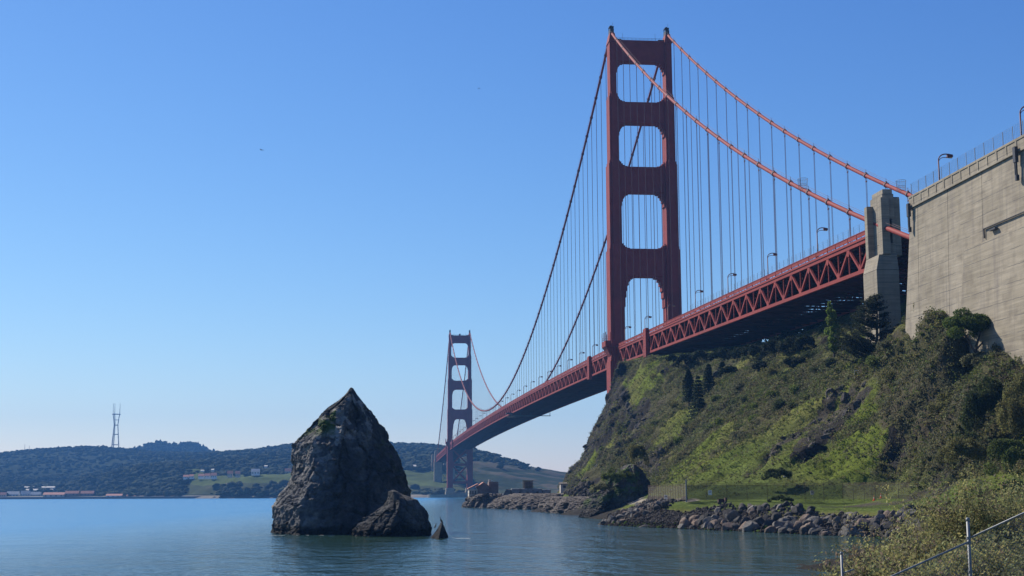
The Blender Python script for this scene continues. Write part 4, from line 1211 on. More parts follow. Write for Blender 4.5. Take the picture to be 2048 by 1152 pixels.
# ------------------------------------------------------------------ sea stack and other rocks
def rock_loft(levels, nseg=120, nz=110, amp=1.6, seed=0, expo=3.0, skew=0.0, freq=0.12, ridge=0.6, fine=0.25, nblock=0, ablock=0.4, poly=None):
    """levels: (z, x_left, x_right, y_front, y_back); returns V, F"""
    L = np.array(levels, float); o = np.argsort(L[:, 0]); L = L[o]
    zs = np.linspace(L[0, 0], L[-1, 0], nz)
    cols = [np.interp(zs, L[:, 0], L[:, k]) for k in range(1, 5)]
    th = np.linspace(0, 2*PI, nseg, endpoint=False)
    c, s = np.cos(th), np.sin(th)
    ux = np.sign(c)*np.abs(c)**(2/expo); uy = np.sign(s)*np.abs(s)**(2/expo)
    if poly is not None:      # angular plan: flat faces meeting in ridges
        pp = np.array(poly+[poly[0]], float); L_ = np.concatenate([[0], np.cumsum(np.hypot(*np.diff(pp, axis=0).T))])
        tt = np.linspace(0, L_[-1], nseg, endpoint=False)
        ux = np.interp(tt, L_, pp[:, 0]); uy = np.interp(tt, L_, pp[:, 1])
    xc = (cols[0]+cols[1])/2; xw = (cols[1]-cols[0])/2; yc = (cols[2]+cols[3])/2; yw = (cols[3]-cols[2])/2
    X = xc[:, None]+xw[:, None]*ux[None]; Y = yc[:, None]+yw[:, None]*uy[None] + skew*xw[:, None]*ux[None]
    Z = np.repeat(zs[:, None], nseg, 1)
    V = np.stack([X, Y, Z], -1).reshape(-1, 3)
    nrm = np.stack([np.repeat(ux[None], nz, 0)*1.0, np.repeat(uy[None], nz, 0), np.zeros((nz, nseg))], -1).reshape(-1, 3)
    nrm /= np.linalg.norm(nrm, axis=1)[:, None]+1e-9
    size = np.repeat(np.clip(np.minimum(xw, yw)/4.0, 0.12, 1)[:, None], nseg, 1).reshape(-1)
    n = fbm(V*freq+seed, 3, seed)*amp + fbm(V*freq*2.6+seed, 5, seed+9, 0.55, True)*amp*ridge + fbm(V*freq*12, 3, seed+20, 0.6, True)*fine
    if nblock: n = n + blocks(V+0.7*fbm(V*0.4, 3, seed+77)[:, None], nblock, ablock, seed+5, (1, 1, 0.42)) + blocks(V, nblock*7, ablock*0.4, seed+6, (1, 1, 0.6))
    n = n - n.mean() - 0.12*amp
    V = V + nrm*(n*size)[:, None]
    V[:, 2] += fbm(V*freq*3+70, 4, seed+30)*amp*0.5*size
    top = np.array([[V[-nseg:, 0].mean(), V[-nseg:, 1].mean(), V[-nseg:, 2].mean()+0.25]])
    i = np.arange((nz-1)*nseg); r_, k_ = i//nseg, i % nseg
    a = r_*nseg+k_; b = r_*nseg+(k_+1) % nseg
    F = np.stack([a, b, b+nseg, a+nseg], 1)
    V = np.concatenate([V, top]); e = (nz-1)*nseg; t = len(V)-1
    cap = np.stack([e+np.arange(nseg), e+(np.arange(nseg)+1) % nseg, np.full(nseg, t), np.full(nseg, t)], 1)
    return V, F, cap

def rock(name, levels, mat, label, cat, col_fn=None, **kw):
    V, F, cap = rock_loft(levels, **kw)
    me = bpy.data.meshes.new(name)
    me.from_pydata(V.tolist(), [], F.tolist()+[tuple(int(q) for q in c[:3]) for c in cap])
    if col_fn is not None:
        at = me.color_attributes.new("Col", 'FLOAT_COLOR', 'POINT')
        cc = np.ones((len(V), 4), np.float32); cc[:, :3] = col_fn(V); at.data.foreach_set("color", cc.ravel())
    me.materials.append(mat)
    o = bpy.data.objects.new(name, me); COL.objects.link(o)
    return tag(o, label, cat)

MAT['stack'] = attr_mat("sea_stack_rock", 0.92, 1.3, 1.0, 0.9, 0.8, 0.6)
def stack_colour(V):
    n = fbm(V*0.22, 5, 301, 0.6); n2 = fbm(V*0.9, 4, 311)
    a = np.array((0.085, 0.083, 0.080)); b_ = np.array((0.16, 0.15, 0.135)); w = np.array((0.40, 0.36, 0.31)); g = np.array((0.075, 0.11, 0.03)); wet = np.array((0.03, 0.028, 0.026))
    c = a + (b_-a)*sstep(-0.15, 0.35, n)[:, None]
    pale = sstep(-134.5, -138.5, V[:, 0] + 2.5*n2 + 1.5*n)*sstep(15.5, 12.5, V[:, 2])  # left face lightened: its stronger sky light painted into the rock colour
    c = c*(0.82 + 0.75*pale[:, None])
    wl_ = sstep(0.0, 0.3, n2 + 0.4*n)*sstep(10.5, 15.5, V[:, 2] + 0.6*(-131.5-V[:, 0]))*(V[:, 0] < -129.5)       # droppings near the crest
    c = c + (w-c)*(0.75*wl_)[:, None]
    gl = sstep(0.0, 0.22, n - 0.2*n2)*sstep(13.0, 16.0, V[:, 2])*sstep(21, 19, V[:, 2])*(V[:, 0] < -135)
    c = c + (g-c)*gl[:, None]
    gr = sstep(0.05, 0.3, n)*sstep(7, 10, V[:, 2])*(V[:, 0] > -129)
    c = c + (g*0.8-c)*(0.6*gr)[:, None]
    we = sstep(1.9, 0.7, V[:, 2] + 0.6*n2)
    c = c + (wet-c)*we[:, None]
    return c
ST = [(1062, 543, 850), (1040, 544, 846), (1014, 547, 838), (991, 563, 829), (968, 582, 821), (944, 589, 815), (911, 588, 801), (888, 590, 787), (875, 600, 780), (862, 615, 774), (845, 629, 762), (836, 640, 757), (816, 657, 745), (799, 679, 728), (785, 692, 716), (775, 699, 708)]
def stack_levels():
    out = []
    for (py, a, b) in ST:
        t = (1062-py)/(1062-775)
        yf = -442 + 14*t**1.2; yb = -411 - 9*t**1.1 if t < 0.97 else -421
        ym = -428
        A = far_pt(a, py, ym-CAM.y); B = far_pt(b, py, ym-CAM.y)
        out.append((A[2], A[0], B[0], yf, max(yb, yf+1.0)))
    z0 = out[0]
    out.append((-2.5, z0[1]-1, z0[2]+1, z0[3]-0.5, z0[4]+1))
    return out
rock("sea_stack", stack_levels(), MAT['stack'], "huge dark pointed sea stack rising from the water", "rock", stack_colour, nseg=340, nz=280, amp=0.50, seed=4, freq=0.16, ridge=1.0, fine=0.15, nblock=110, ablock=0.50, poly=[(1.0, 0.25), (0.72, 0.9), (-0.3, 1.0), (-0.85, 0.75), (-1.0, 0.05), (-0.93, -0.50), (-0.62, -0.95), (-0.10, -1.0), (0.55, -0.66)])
S2 = [(1073, 704, 866), (1062, 707, 866), (1050, 716, 862), (1040, 728, 856), (1030, 738, 851), (1020, 752, 846), (1010, 765, 836), (1000, 772, 830), (992, 775, 812), (983, 778, 796)]
def lv(T_, yc, yf, yb, z_bottom=-2.0, shrink=0.7):
    out = []
    n = len(T_)
    for i, (py, a, b) in enumerate(T_):
        t = i/(n-1)
        A = far_pt(a, py, yc-CAM.y); B = far_pt(b, py, yc-CAM.y)
        out.append((A[2], A[0], B[0], yc-(yc-yf)*(1-shrink*t), yc+(yb-yc)*(1-shrink*t)))
    z0 = out[0]; out.append((z_bottom, z0[1]-0.5, z0[2]+0.5, z0[3]-0.5, z0[4]+0.5))
    return out
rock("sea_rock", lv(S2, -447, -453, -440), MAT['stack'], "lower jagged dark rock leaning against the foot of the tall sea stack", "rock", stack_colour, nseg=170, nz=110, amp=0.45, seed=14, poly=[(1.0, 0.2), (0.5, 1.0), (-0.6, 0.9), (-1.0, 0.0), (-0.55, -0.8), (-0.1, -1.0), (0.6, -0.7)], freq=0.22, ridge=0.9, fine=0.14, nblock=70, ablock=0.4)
S3 = [(1076, 862, 898), (1071, 865, 897), (1062, 872, 892), (1054, 877, 889), (1046, 881, 885)]
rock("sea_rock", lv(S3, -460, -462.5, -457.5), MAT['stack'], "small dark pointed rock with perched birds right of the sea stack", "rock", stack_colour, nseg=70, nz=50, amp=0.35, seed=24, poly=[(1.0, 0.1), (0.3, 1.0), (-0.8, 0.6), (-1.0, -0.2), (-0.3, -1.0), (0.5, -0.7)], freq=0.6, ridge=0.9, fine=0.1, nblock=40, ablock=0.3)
# wooded knob by the shore path
S4 = [(1036, 1153, 1312), (1020, 1158, 1314), (1005, 1164, 1316), (992, 1182, 1312), (978, 1200, 1304), (962, 1212, 1298), (948, 1222, 1292), (938, 1238, 1282), (930, 1252, 1272)]
def knob_colour(V):
    n = fbm(V*0.2, 5, 401, 0.6); n2 = fbm(V*0.8, 4, 411)
    c = np.array((0.055, 0.052, 0.048)) + (np.array((0.12, 0.10, 0.085))-np.array((0.055, 0.052, 0.048)))*sstep(-0.2, 0.3, n)[:, None]
    g = sstep(-0.1, 0.15, n2+0.5*n)*sstep(3.5, 7, V[:, 2] + 0.25*(-70-V[:, 0]))*(V[:, 0] < -66.5)
    c = c + (np.array((0.085, 0.12, 0.035))-c)*g[:, None]
    we = sstep(1.8, 0.8, V[:, 2]+0.5*n2)
    return c + (np.array((0.03, 0.028, 0.026))-c)*we[:, None]
rock("shore_crag", lv(S4, -318, -327, -306), MAT['stack'], "dark rocky knob with green scrub on its back at the water's edge", "rock", knob_colour, nseg=170, nz=110, amp=0.7, seed=34, poly=[(1.0, 0.2), (0.6, 1.0), (-0.5, 1.0), (-1.0, 0.2), (-0.6, -0.7), (0.15, -1.0), (0.8, -0.6)], freq=0.16, ridge=0.8, fine=0.2, nblock=70, ablock=0.6)
# low rocky point under the old fog station
S5 = [(1016, 927, 1012), (1008, 930, 1011), (1000, 936, 1008), (992, 944, 1004), (988, 952, 1000)]
rock("point_rock", lv(S5, -70, -84, -52, shrink=0.25), MAT['ledge'], "dark rock under the old station at the tip of the point", "rock", None, nseg=120, nz=50, amp=1.0, seed=44, expo=2.6, freq=0.2, ridge=0.9, fine=0.25, nblock=60, ablock=0.8)
S6 = [(1022, 985, 1235), (1010, 990, 1235), (1002, 1000, 1230), (994, 1010, 1222), (988, 1040, 1212)]
rock("point_rock", lv(S6, -120, -158, -66, shrink=0.25), MAT['ledge'], "long low dark rock ledge between the old station and the cliff", "rock", None, nseg=220, nz=60, amp=1.1, seed=54, expo=2.4, freq=0.2, ridge=1.0, fine=0.3, nblock=140, ablock=1.0)
S7 = [(1027, 1092, 1190), (1015, 1096, 1192), (1004, 1104, 1192), (995, 1116, 1190)]
rock("point_rock", lv(S7, -230, -268, -185, shrink=0.2), MAT['ledge'], "low dark rock shelf just left of the rocky knob", "rock", None, nseg=160, nz=50, amp=1.0, seed=84, expo=2.4, freq=0.2, ridge=1.0, fine=0.3, nblock=90, ablock=0.9)
rock("wash_rock", [(-0.6, -85.5, -82.5, -412.5, -410.5), (0.1, -85, -83, -412.2, -410.8), (0.35, -84.3, -83.6, -411.8, -411.2)], MAT['boulder_dark'], "tiny dark rock awash off the cobble beach", "rock", None, nseg=30, nz=14, amp=0.15, seed=64, freq=0.8, fine=0.05)

# ------------------------------------------------------------------ plants
def leaf_quads(P, size, rng, elong=1.6, upbias=0.0):
    n = len(P)
    a = rng.normal(size=(n, 3)); a[:, 2] += upbias; a /= np.linalg.norm(a, axis=1)[:, None]+1e-9
    b_ = rng.normal(size=(n, 3)); b_ -= a*(a*b_).sum(1)[:, None]; b_ /= np.linalg.norm(b_, axis=1)[:, None]+1e-9
    size = np.broadcast_to(np.asarray(size, float), (n,))[:, None]
    u, v = a*size*elong*0.5, b_*size*0.5
    V = np.stack([P-u, P+v, P+u, P-v], 1).reshape(-1, 3)
    F = np.arange(n*4).reshape(n, 4)
    return V, F

def leaf_cols(n, base, rng, var=0.35, tint=None):
    base = np.asarray(base, float)
    if base.ndim == 1: base = np.tile(base, (n, 1))
    c = base*(1+var*(rng.random((n, 1))*2-1))
    c[:, 0] *= 1+0.25*(rng.random(n)-0.5)
    return np.repeat(c, 4, 0)

def crown_points(blobs, n, rng, shell=0.55):
    """points spread through ellipsoid clumps; blobs: (x,y,z,rx,ry,rz)"""
    B = np.array(blobs, float)
    w = B[:, 3]*B[:, 4]*B[:, 5]; w = w**0.75; w /= w.sum()
    k = rng.choice(len(B), n, p=w)
    d = rng.normal(size=(n, 3)); d /= np.linalg.norm(d, axis=1)[:, None]
    r = shell + (1-shell)*rng.random(n)**0.7
    r *= 1 + 0.22*vnoise(d*2.2 + k[:, None]*3.7, 5)
    return B[k, :3] + d*r[:, None]*B[k, 3:], k

GREENS = dict(dark=(0.050, 0.066, 0.024), mid=(0.095, 0.120, 0.032), olive=(0.15, 0.145, 0.054), bright=(0.115, 0.145, 0.030), grey=(0.14, 0.142, 0.076), pale=(0.15, 0.145, 0.052))

def bushy(name, loc, blobs, n, size, col, label, cat, trunk=None, rng_seed=1, group=None, var=0.45, mat='bark'):
    rng = np.random.default_rng(rng_seed)
    T = empty(name, loc)
    P, k = crown_points(blobs, n, rng)
    V, F = leaf_quads(P, size*(0.6+0.8*rng.random(n)), rng)
    clump = np.array(col)[None]*(0.7+0.65*rng.random((len(blobs), 1)))
    np_mesh("crown" if trunk else "foliage", V, F, MAT['leaf'], T, col=leaf_cols(n, clump[k], rng, var))
    if trunk:
        m = MB()
        for pts, rr in trunk: m.tube(pts, rr, 7)
        m.build("trunk", MAT[mat], T)
    return tag(T, label, cat, group)

def ground_at(px, py):
    """first point where the sight line of the survey photo meets the headland"""
    d = FW + RV*(px-1024)/FPX + UV*(576-py)/FPX
    d = d/d[1]
    t = np.arange(20, 660, 0.5)
    P = CA[None] + d[None]*t[:, None]
    z = hill_height(P[:, 0], P[:, 1])[0]
    k = np.where((P[:, 2] < z) & (P[:, 0] > -128) & (P[:, 0] < 70))[0]
    return P[k[0]] if len(k) else None

def ground_cover():
    rng = np.random.default_rng(77)
    V = HV; X, Y, Z = V[:, 0], V[:, 1], V[:, 2]
    grass, rock_, g, g2 = masks(X, Y, Z, HRUG, HSL)
    vis = (X < 3) & (Y > -500) & (Y < -40) & (Z > 4.8)
    pth = in_poly(X, Y, [(-76,-400),(-70,-396),(-67,-350),(-64,-300),(-60,-240),(-54,-175),(-60,-175),(-67,-240),(-71,-300),(-74,-350)])
    sc = np.clip(1.15-grass, 0, 1)*(1-0.72*rock_)*HRUG*vis*(~pth)
    patchy = sstep(-0.25, 0.2, fbm(V*0.11, 4, 171))
    for kind, poly in PATCH:
        if kind == 'scrub': patchy = np.where(in_poly(X, Y, poly), np.maximum(patchy, 0.85), patchy)
    sc = sc*(0.15+patchy)
    def tufts(prob, n, k, rad, size, cols, lift):
        pick = rng.choice(len(V), n, p=prob/prob.sum())
        B = V[pick]
        r = rad*(0.5+rng.random(n)**1.5)
        d = rng.normal(size=(n, k, 3)); d /= np.linalg.norm(d, axis=2)[..., None]; d[..., 2] = np.abs(d[..., 2])*1.15
        q = B[:, None]+d*r[:, None, None]*(0.45+0.55*rng.random((n, k, 1))) + np.array((0, 0, lift))
        ci = (vnoise(B*0.13, 181)*0.5+0.5)*len(cols) + rng.normal(0, 0.9, n)
        ci = np.clip(ci.astype(int), 0, len(cols)-1)
        C = np.array(cols)[ci]*(0.65+0.7*rng.random((n, 1)))
        P = q.reshape(-1, 3)
        LV, LF = leaf_quads(P, size*(0.6+0.9*rng.random(len(P))), rng, 1.5)
        return LV, LF, leaf_cols(len(P), np.repeat(C, k, 0), rng, 0.35)
    A = tufts(sc, 46000, 15, 0.80, 0.20, [GREENS['dark'], GREENS['olive'], (0.120, 0.110, 0.062), GREENS['grey'], GREENS['mid'], GREENS['olive'], (0.105, 0.088, 0.056), GREENS['mid']], 0.05)
    gr = grass*vis*(~pth)*(0.3+HRUG)
    gr = np.where(vis, gr, 0)
    Bq = tufts(gr, 22000, 8, 0.34, 0.13, [GREENS['bright'], (0.13, 0.15, 0.034), GREENS['pale'], GREENS['bright'], GREENS['mid']], -0.02)
    Vv = np.concatenate([A[0], Bq[0]]); Ff = np.concatenate([A[1], Bq[1]+len(A[0])]); Cc = np.concatenate([A[2], Bq[2]])
    o = np_mesh("hillside_scrub", Vv, Ff, MAT['leaf'], col=Cc)
    tag(o, "low olive and brown scrub and grass tufts covering the headland slope", None, None, "stuff")
ground_cover()

# -- shrubs one can tell apart on the slope: a few kinds, copied
def slope_shrubs():
    rng = np.random.default_rng(91)
    kinds = []
    for i, (c, w) in enumerate((('dark', 1.0), ('olive', 1.1), ('mid', 0.9), ('grey', 1.0), ('bright', 0.8), ('dark', 1.4))):
        blobs = [(rng.normal(0, 0.55)*w, rng.normal(0, 0.55)*w, 0.6+0.5*rng.random(), 0.75*w, 0.75*w, 0.65) for _ in range(6)]
        n = 900
        P, k = crown_points(blobs, n, rng)
        V, F = leaf_quads(P, 0.17*(0.6+0.8*rng.random(n)), rng)
        cl = np.array(GREENS[c])[None]*(0.7+0.6*rng.random((6, 1)))
        kinds.append((V, F, leaf_cols(n, cl[k], rng, 0.4), c))
    grass, rock_, g, g2 = masks(HV[:, 0], HV[:, 1], HV[:, 2], HRUG, HSL)
    ok = (HV[:, 0] < -14) & (HV[:, 1] > -450) & (HV[:, 1] < -70) & (HV[:, 2] > 7) & (rock_ < 0.4) & (HRUG > 0.5)
    p = ok*(1.05-grass); p = p/p.sum()
    pick = rng.choice(len(HV), 90, p=p, replace=False)
    words = dict(dark="dark green", olive="olive green", mid="plain green", grey="grey green", bright="fresh green")
    first = {}
    for j, i in enumerate(pick):
        kk = j % 6; V, F, c, w = kinds[kk]
        if kk not in first:
            o = np_mesh("shrub", V, F, MAT['leaf'], col=c); first[kk] = o
        else:
            o = first[kk].copy(); COL.objects.link(o)
        s = rng.uniform(0.8, 1.7)
        o.location = HV[i] - np.array((0, 0, 0.15)); o.scale = (s, s, s*rng.uniform(0.8, 1.2)); o.rotation_euler = (0, 0, rng.uniform(0, 6.28))
        tag(o, "rounded %s shrub growing among the scrub of the headland slope" % words[w], "shrub", "%s shrubs on the headland slope" % words[w])
slope_shrubs()

# -- the cypress with swept branches in front of the pylon
def cypress():
    rng = np.random.default_rng(12)
    b = np.array(far_pt(1752, 742, 290.0)); b[2] -= 0.5
    T = empty("cypress_tree", b)
    tag(T, "dark layered cypress with branches swept to one side before the pylon", "tree")
    H = 17.2
    m = MB()
    tp = [(0, 0, 0), (0.25, 0.1, 3), (0.5, 0, 7), (0.75, 0.1, 11), (0.9, 0, 14.5), (1.0, 0, H)]
    m.tube(tp, [0.42, 0.36, 0.30, 0.22, 0.13, 0.04], 8); m.build("trunk", MAT['bark'], T)
    tz = np.array([p[2] for p in tp]); tx = np.array([p[0] for p in tp])
    P = []; br = MB()
    for i in range(170):
        t = rng.random()**0.85
        z = 1.2 + t*(H-1.6)
        left = rng.random() < 0.66
        ang = (PI + rng.normal(0, 0.6)) if left else rng.normal(0, 0.9)
        Ln = (1-t)**0.75*(9.4 if left else 4.4)*rng.uniform(0.6, 1.1) + 0.7
        x0 = np.interp(z, tz, tx)
        rise = rng.uniform(0.25, 0.55) if left else rng.uniform(0.15, 0.5)
        pts = []
        for k in range(8):
            u = k/7
            r_ = Ln*u
            pts.append((x0+math.cos(ang)*r_, math.sin(ang)*r_, z+Ln*(rise*u - 0.10*math.sin(u*PI)) ))
        br.tube(pts, [0.07*(1-k/8)+0.012 for k in range(8)], 4, False)
        nn = int(120*Ln/4)+30
        for _ in range(nn):
            u = rng.uniform(0.22, 1.02); f = u*7; k = min(int(f), 6); w = f-k
            q = np.array(pts[k])*(1-w)+np.array(pts[k+1])*w
            P.append(q + rng.normal(0, 1, 3)*np.array((0.26, 0.42, 0.07))*(0.6+0.5*u) + np.array((0, 0, 0.08)))
    br.build("branches", MAT['bark'], T)
    P = np.array(P); n = len(P)
    V, F = leaf_quads(P, 0.21*(0.6+0.7*rng.random(n)), rng, 2.2, 0.0)
    V[:, 2] = V[:, 2]*0.62 + np.repeat(P[:, 2], 4)*0.38
    np_mesh("crown", V, F, MAT['leaf'], T, col=leaf_cols(n, (0.026, 0.034, 0.017), rng, 0.5))
cypress()

def column_blobs(h, w, n, rng):
    out = []
    for i in range(n):
        t = (i+0.5)/n
        r_ = w*(0.55+0.45*math.sin(PI*min(1, t*0.9+0.12)))*(1-0.55*max(0, t-0.6)/0.4)
        out.append((rng.normal(0, 0.28*w), rng.normal(0, 0.28*w), 0.6+t*(h-0.9), r_*0.62, r_*0.62, h/n*1.25))
    return out
rng0 = np.random.default_rng(5)
def place_px(px, py, D, dz=-0.4):
    p = far_pt(px, py, D); return (p[0], p[1], p[2]+dz)
bushy("column_tree", place_px(1668, 702, 306), column_blobs(11.6, 2.0, 16, rng0), 9000, 0.24, (0.12, 0.165, 0.035), "narrow bright green column shaped tree left of the dark cypress", "tree", [([(0, 0, -1), (0, 0, 9)], [0.22, 0.06])], 21)
bl = []
for _ in range(26):
    a, r_ = rng0.uniform(0, 2*PI), rng0.uniform(0, 1)**0.6
    x, y = 5.6*r_*math.cos(a), 3.6*r_*math.sin(a)
    bl.append((x, y, 3.2+3.6*math.sqrt(max(0, 1-r_*r_*0.95))+rng0.normal(0, 0.4)-0.25*max(0, x), 1.5, 1.5, 1.05))
bushy("spreading_tree", place_px(1950, 708, 236), bl, 20000, 0.19, (0.070, 0.100, 0.020), "dense dark green rounded tree against the pale wall", "tree", [([(0, 0, -1), (0.3, 0, 1.8), (1.6, 0.2, 5)], [0.3, 0.26, 0.1]), ([(0.1, 0, 0.5), (-1.2, 0, 3), (-2.4, 0.3, 5.5)], [0.2, 0.16, 0.07]), ([(0.3, 0, 1.2), (2.2, -0.2, 3.2), (3.6, 0, 4.6)], [0.18, 0.14, 0.06])], 22)
def mound_blobs(w, d, h, n, rng):
    out = []
    for _ in range(n):
        a, r_ = rng.uniform(0, 2*PI), rng.uniform(0, 1)**0.6
        out.append((w*r_*math.cos(a), d*r_*math.sin(a), h*0.25+h*0.62*math.sqrt(max(0, 1-r_*r_))+rng.normal(0, 0.06*h), w*0.27, d*0.27, h*0.22))
    return out
BUSHES = [
 (1236, 962, 322, 3.4, 2.2, 3.0, 'mid', "green scrub on top of the rocky knob", 2400, 0.24),
 (1205, 985, 322, 2.6, 2.0, 2.4, 'grey', "grey green scrub on the left shoulder of the rocky knob", 1800, 0.24),
 (1862, 655, 272, 3.6, 2.6, 7.2, 'olive', "tall feathery olive bush at the foot of the pale wall", 5200, 0.28),
 (1905, 668, 262, 2.4, 2.0, 3.6, 'dark', "dark low bush between the feathery bush and the rounded tree", 3000, 0.28),
 (1990, 865, 216, 4.4, 3.2, 8.2, 'dark', "large dark green bush low on the slope at the right", 9000, 0.27),
 (2050, 880, 208, 3.6, 3.0, 9.5, 'olive', "tall olive bush cut off by the right edge", 6500, 0.27),
 (1985, 745, 236, 5.2, 3.0, 4.2, 'grey', "broad grey green bush below the rounded tree", 6500, 0.26),
 (2040, 740, 232, 3.5, 2.5, 4.4, 'grey', "grey green bush in the corner of wall and right edge", 3500, 0.26),
 (1900, 830, 236, 3.8, 2.8, 4.2, 'olive', "wide olive bush left of the large dark bush", 4200, 0.26),
 (1925, 935, 205, 3.6, 2.6, 4.6, 'olive', "olive bush at the foot of the slope behind the willow", 4600, 0.25),
 (2025, 945, 196, 4.2, 2.6, 4.8, 'mid', "green bush at the foot of the slope at the right edge", 5000, 0.25),
 (1840, 985, 228, 2.6, 1.8, 2.6, 'dark', "dark bush standing behind the right end of the tan fence", 2200, 0.24),
 (1880, 990, 224, 2.2, 1.8, 3.4, 'olive', "brownish bush at the right end of the tan fence", 2200, 0.24),
 (1275, 930, 348, 2.6, 2.2, 5.2, 'pale', "pale yellowish bush behind the rocky knob", 2600, 0.30),
 (1300, 745, 560, 3.0, 2.4, 3.0, 'dark', "dark bush on the knoll below the near tower", 1200, 0.4),
 (1470, 760, 420, 4.6, 3.4, 5.0, 'grey', "grey shaded bush on the slope below the deck", 2600, 0.34),
 (1555, 960, 252, 2.6, 1.8, 2.4, 'dark', "dark bush behind the middle of the tan fence", 1800, 0.26),
 (1560, 1000, 232, 1.9, 1.1, 1.2, 'dark', "small dark bush on the grass before the tan fence", 1100, 0.2),
]
for i, (px, py, D, w, d, h, c, lab, n, sz) in enumerate(BUSHES):
    r_ = np.random.default_rng(200+i)
    bushy("bush", place_px(px, py, D, -0.5), mound_blobs(w, d, h, 22, r_), int(n*2.0), sz*0.68, GREENS[c], lab, "bush", None, 300+i)
# -- conifers standing in the shade of the gully below the deck
def conifer_mesh(h, w, n, rng, col):
    t = rng.random(n)**0.8; tier = np.floor(t*14)/14
    tt = 0.55*t+0.45*tier
    a = rng.uniform(0, 2*PI, n)
    lump = vnoise(np.stack([np.cos(a)*1.5, np.sin(a)*1.5, tt*6+h], 1), 3)
    r_ = w*1.35*((1-tt)**0.7)*rng.uniform(0.25, 1.0, n)*(0.85+0.5*lump) + 0.15
    P = np.stack([r_*np.cos(a), r_*np.sin(a), 0.8+tt*(h-1.0)-0.25*r_], 1)
    V, F = leaf_quads(P, 0.30*(0.6+0.7*rng.random(n)), rng, 1.9)
    return V, F, leaf_cols(n, col, rng, 0.5)
CON = [(1398, 848, 398, 15.5, 2.6, "tallest dark conifer in the shaded gully below the deck"), (1419, 800, 418, 12.5, 2.4, "right dark conifer in the shaded gully below the deck"), (1378, 800, 425, 11.0, 2.2, "left smaller dark conifer in the shaded gully below the deck"), (1446, 775, 430, 9.5, 2.2, "short dark conifer at the right end of the gully group")]
for i, (px, py, D, h, w, lab) in enumerate(CON):
    r_ = np.random.default_rng(500+i)
    T = empty("conifer_tree", place_px(px, py, D, -1.0)); tag(T, lab, "tree", "conifers in the gully")
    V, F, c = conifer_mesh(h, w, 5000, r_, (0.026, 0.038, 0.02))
    np_mesh("crown", V, F, MAT['leaf'], T, col=c)
    MB().tube([(0, 0, -1), (0, 0, h*0.9)], [0.25, 0.04], 6).build("trunk", MAT['bark'], T)
# -- dark trees on the far side below the deck
WT = [(22, -95), (24, -120), (20, -140), (26, -160), (21, -182), (27, -200), (22, -222), (28, -243), (23, -262), (29, -285), (22, -300), (30, -318)]
for i, (x, y) in enumerate(WT):
    r_ = np.random.default_rng(600+i)
    h = r_.uniform(8, 13)
    z = ground_z(x, y)
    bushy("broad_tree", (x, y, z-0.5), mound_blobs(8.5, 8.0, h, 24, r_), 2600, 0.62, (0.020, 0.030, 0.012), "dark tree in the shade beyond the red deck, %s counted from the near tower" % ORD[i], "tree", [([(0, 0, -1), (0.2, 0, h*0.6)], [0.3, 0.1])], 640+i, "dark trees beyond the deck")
# -- dark shrubs added to darken the shaded edge below the deck
for i, (px, py, w, h) in enumerate([(1345, 728, 3.0, 3.6), (1372, 730, 3.2, 4.4), (1404, 726, 3.4, 4.8), (1440, 726, 3.6, 5.2), (1474, 722, 3.4, 4.6), (1508, 720, 3.8, 5.0), (1545, 716, 3.6, 5.2), (1580, 712, 3.6, 5.4), (1612, 706, 3.4, 5.0), (1460, 752, 3.0, 3.4), (1525, 745, 3.0, 3.4), (1590, 738, 3.0, 3.4)]):
    g_ = ground_at(px, py)
    if g_ is None: continue
    r_ = np.random.default_rng(900+i)
    bushy("shade_shrub", (g_[0], g_[1], g_[2]-0.6), mound_blobs(w, w*0.9, h, 18, r_), 2600, 0.30, (0.018, 0.026, 0.012), "dark shrub added as shade just below the red deck, %s from the near tower" % ORD[i], "shrub", None, 940+i, "dark shrubs below the deck")
# -- agaves
def agave(loc, label, seed):
    rng = np.random.default_rng(seed); m = MB()
    for k in range(26):
        a = rng.uniform(0, 2*PI); el = rng.uniform(0.25, 1.3); L_ = rng.uniform(0.9, 1.5)
        d = Vector((math.cos(a)*math.cos(el), math.sin(a)*math.cos(el), math.sin(el))); s = Vector((-math.sin(a), math.cos(a), 0))*0.09
        m.add([(-s), s, d*L_*0.6+s*0.9+Vector((0, 0, 0.05)), d*L_, d*L_*0.6-s*0.9+Vector((0, 0, 0.05))], [(0, 1, 2, 3, 4)])
    tag(m.build("agave_plant", MAT['agave'], None, loc=loc), label, "agave")
MAT['agave'] = simple("agave_leaf", (0.10, 0.125, 0.105), (0.15, 0.17, 0.145), 1.5, 0.6)
for i, (px, py, D, lab) in enumerate([(1655, 700, 322, "spiky grey agave on the slope below the column tree"), (1668, 694, 324, "second spiky agave, just right of the lower one below the column tree"), (1505, 768, 415, "spiky agave in the shade low under the deck")]):
    g_ = ground_at(px, py); agave(tuple(g_) if g_ is not None else place_px(px, py, D), lab, 700+i)

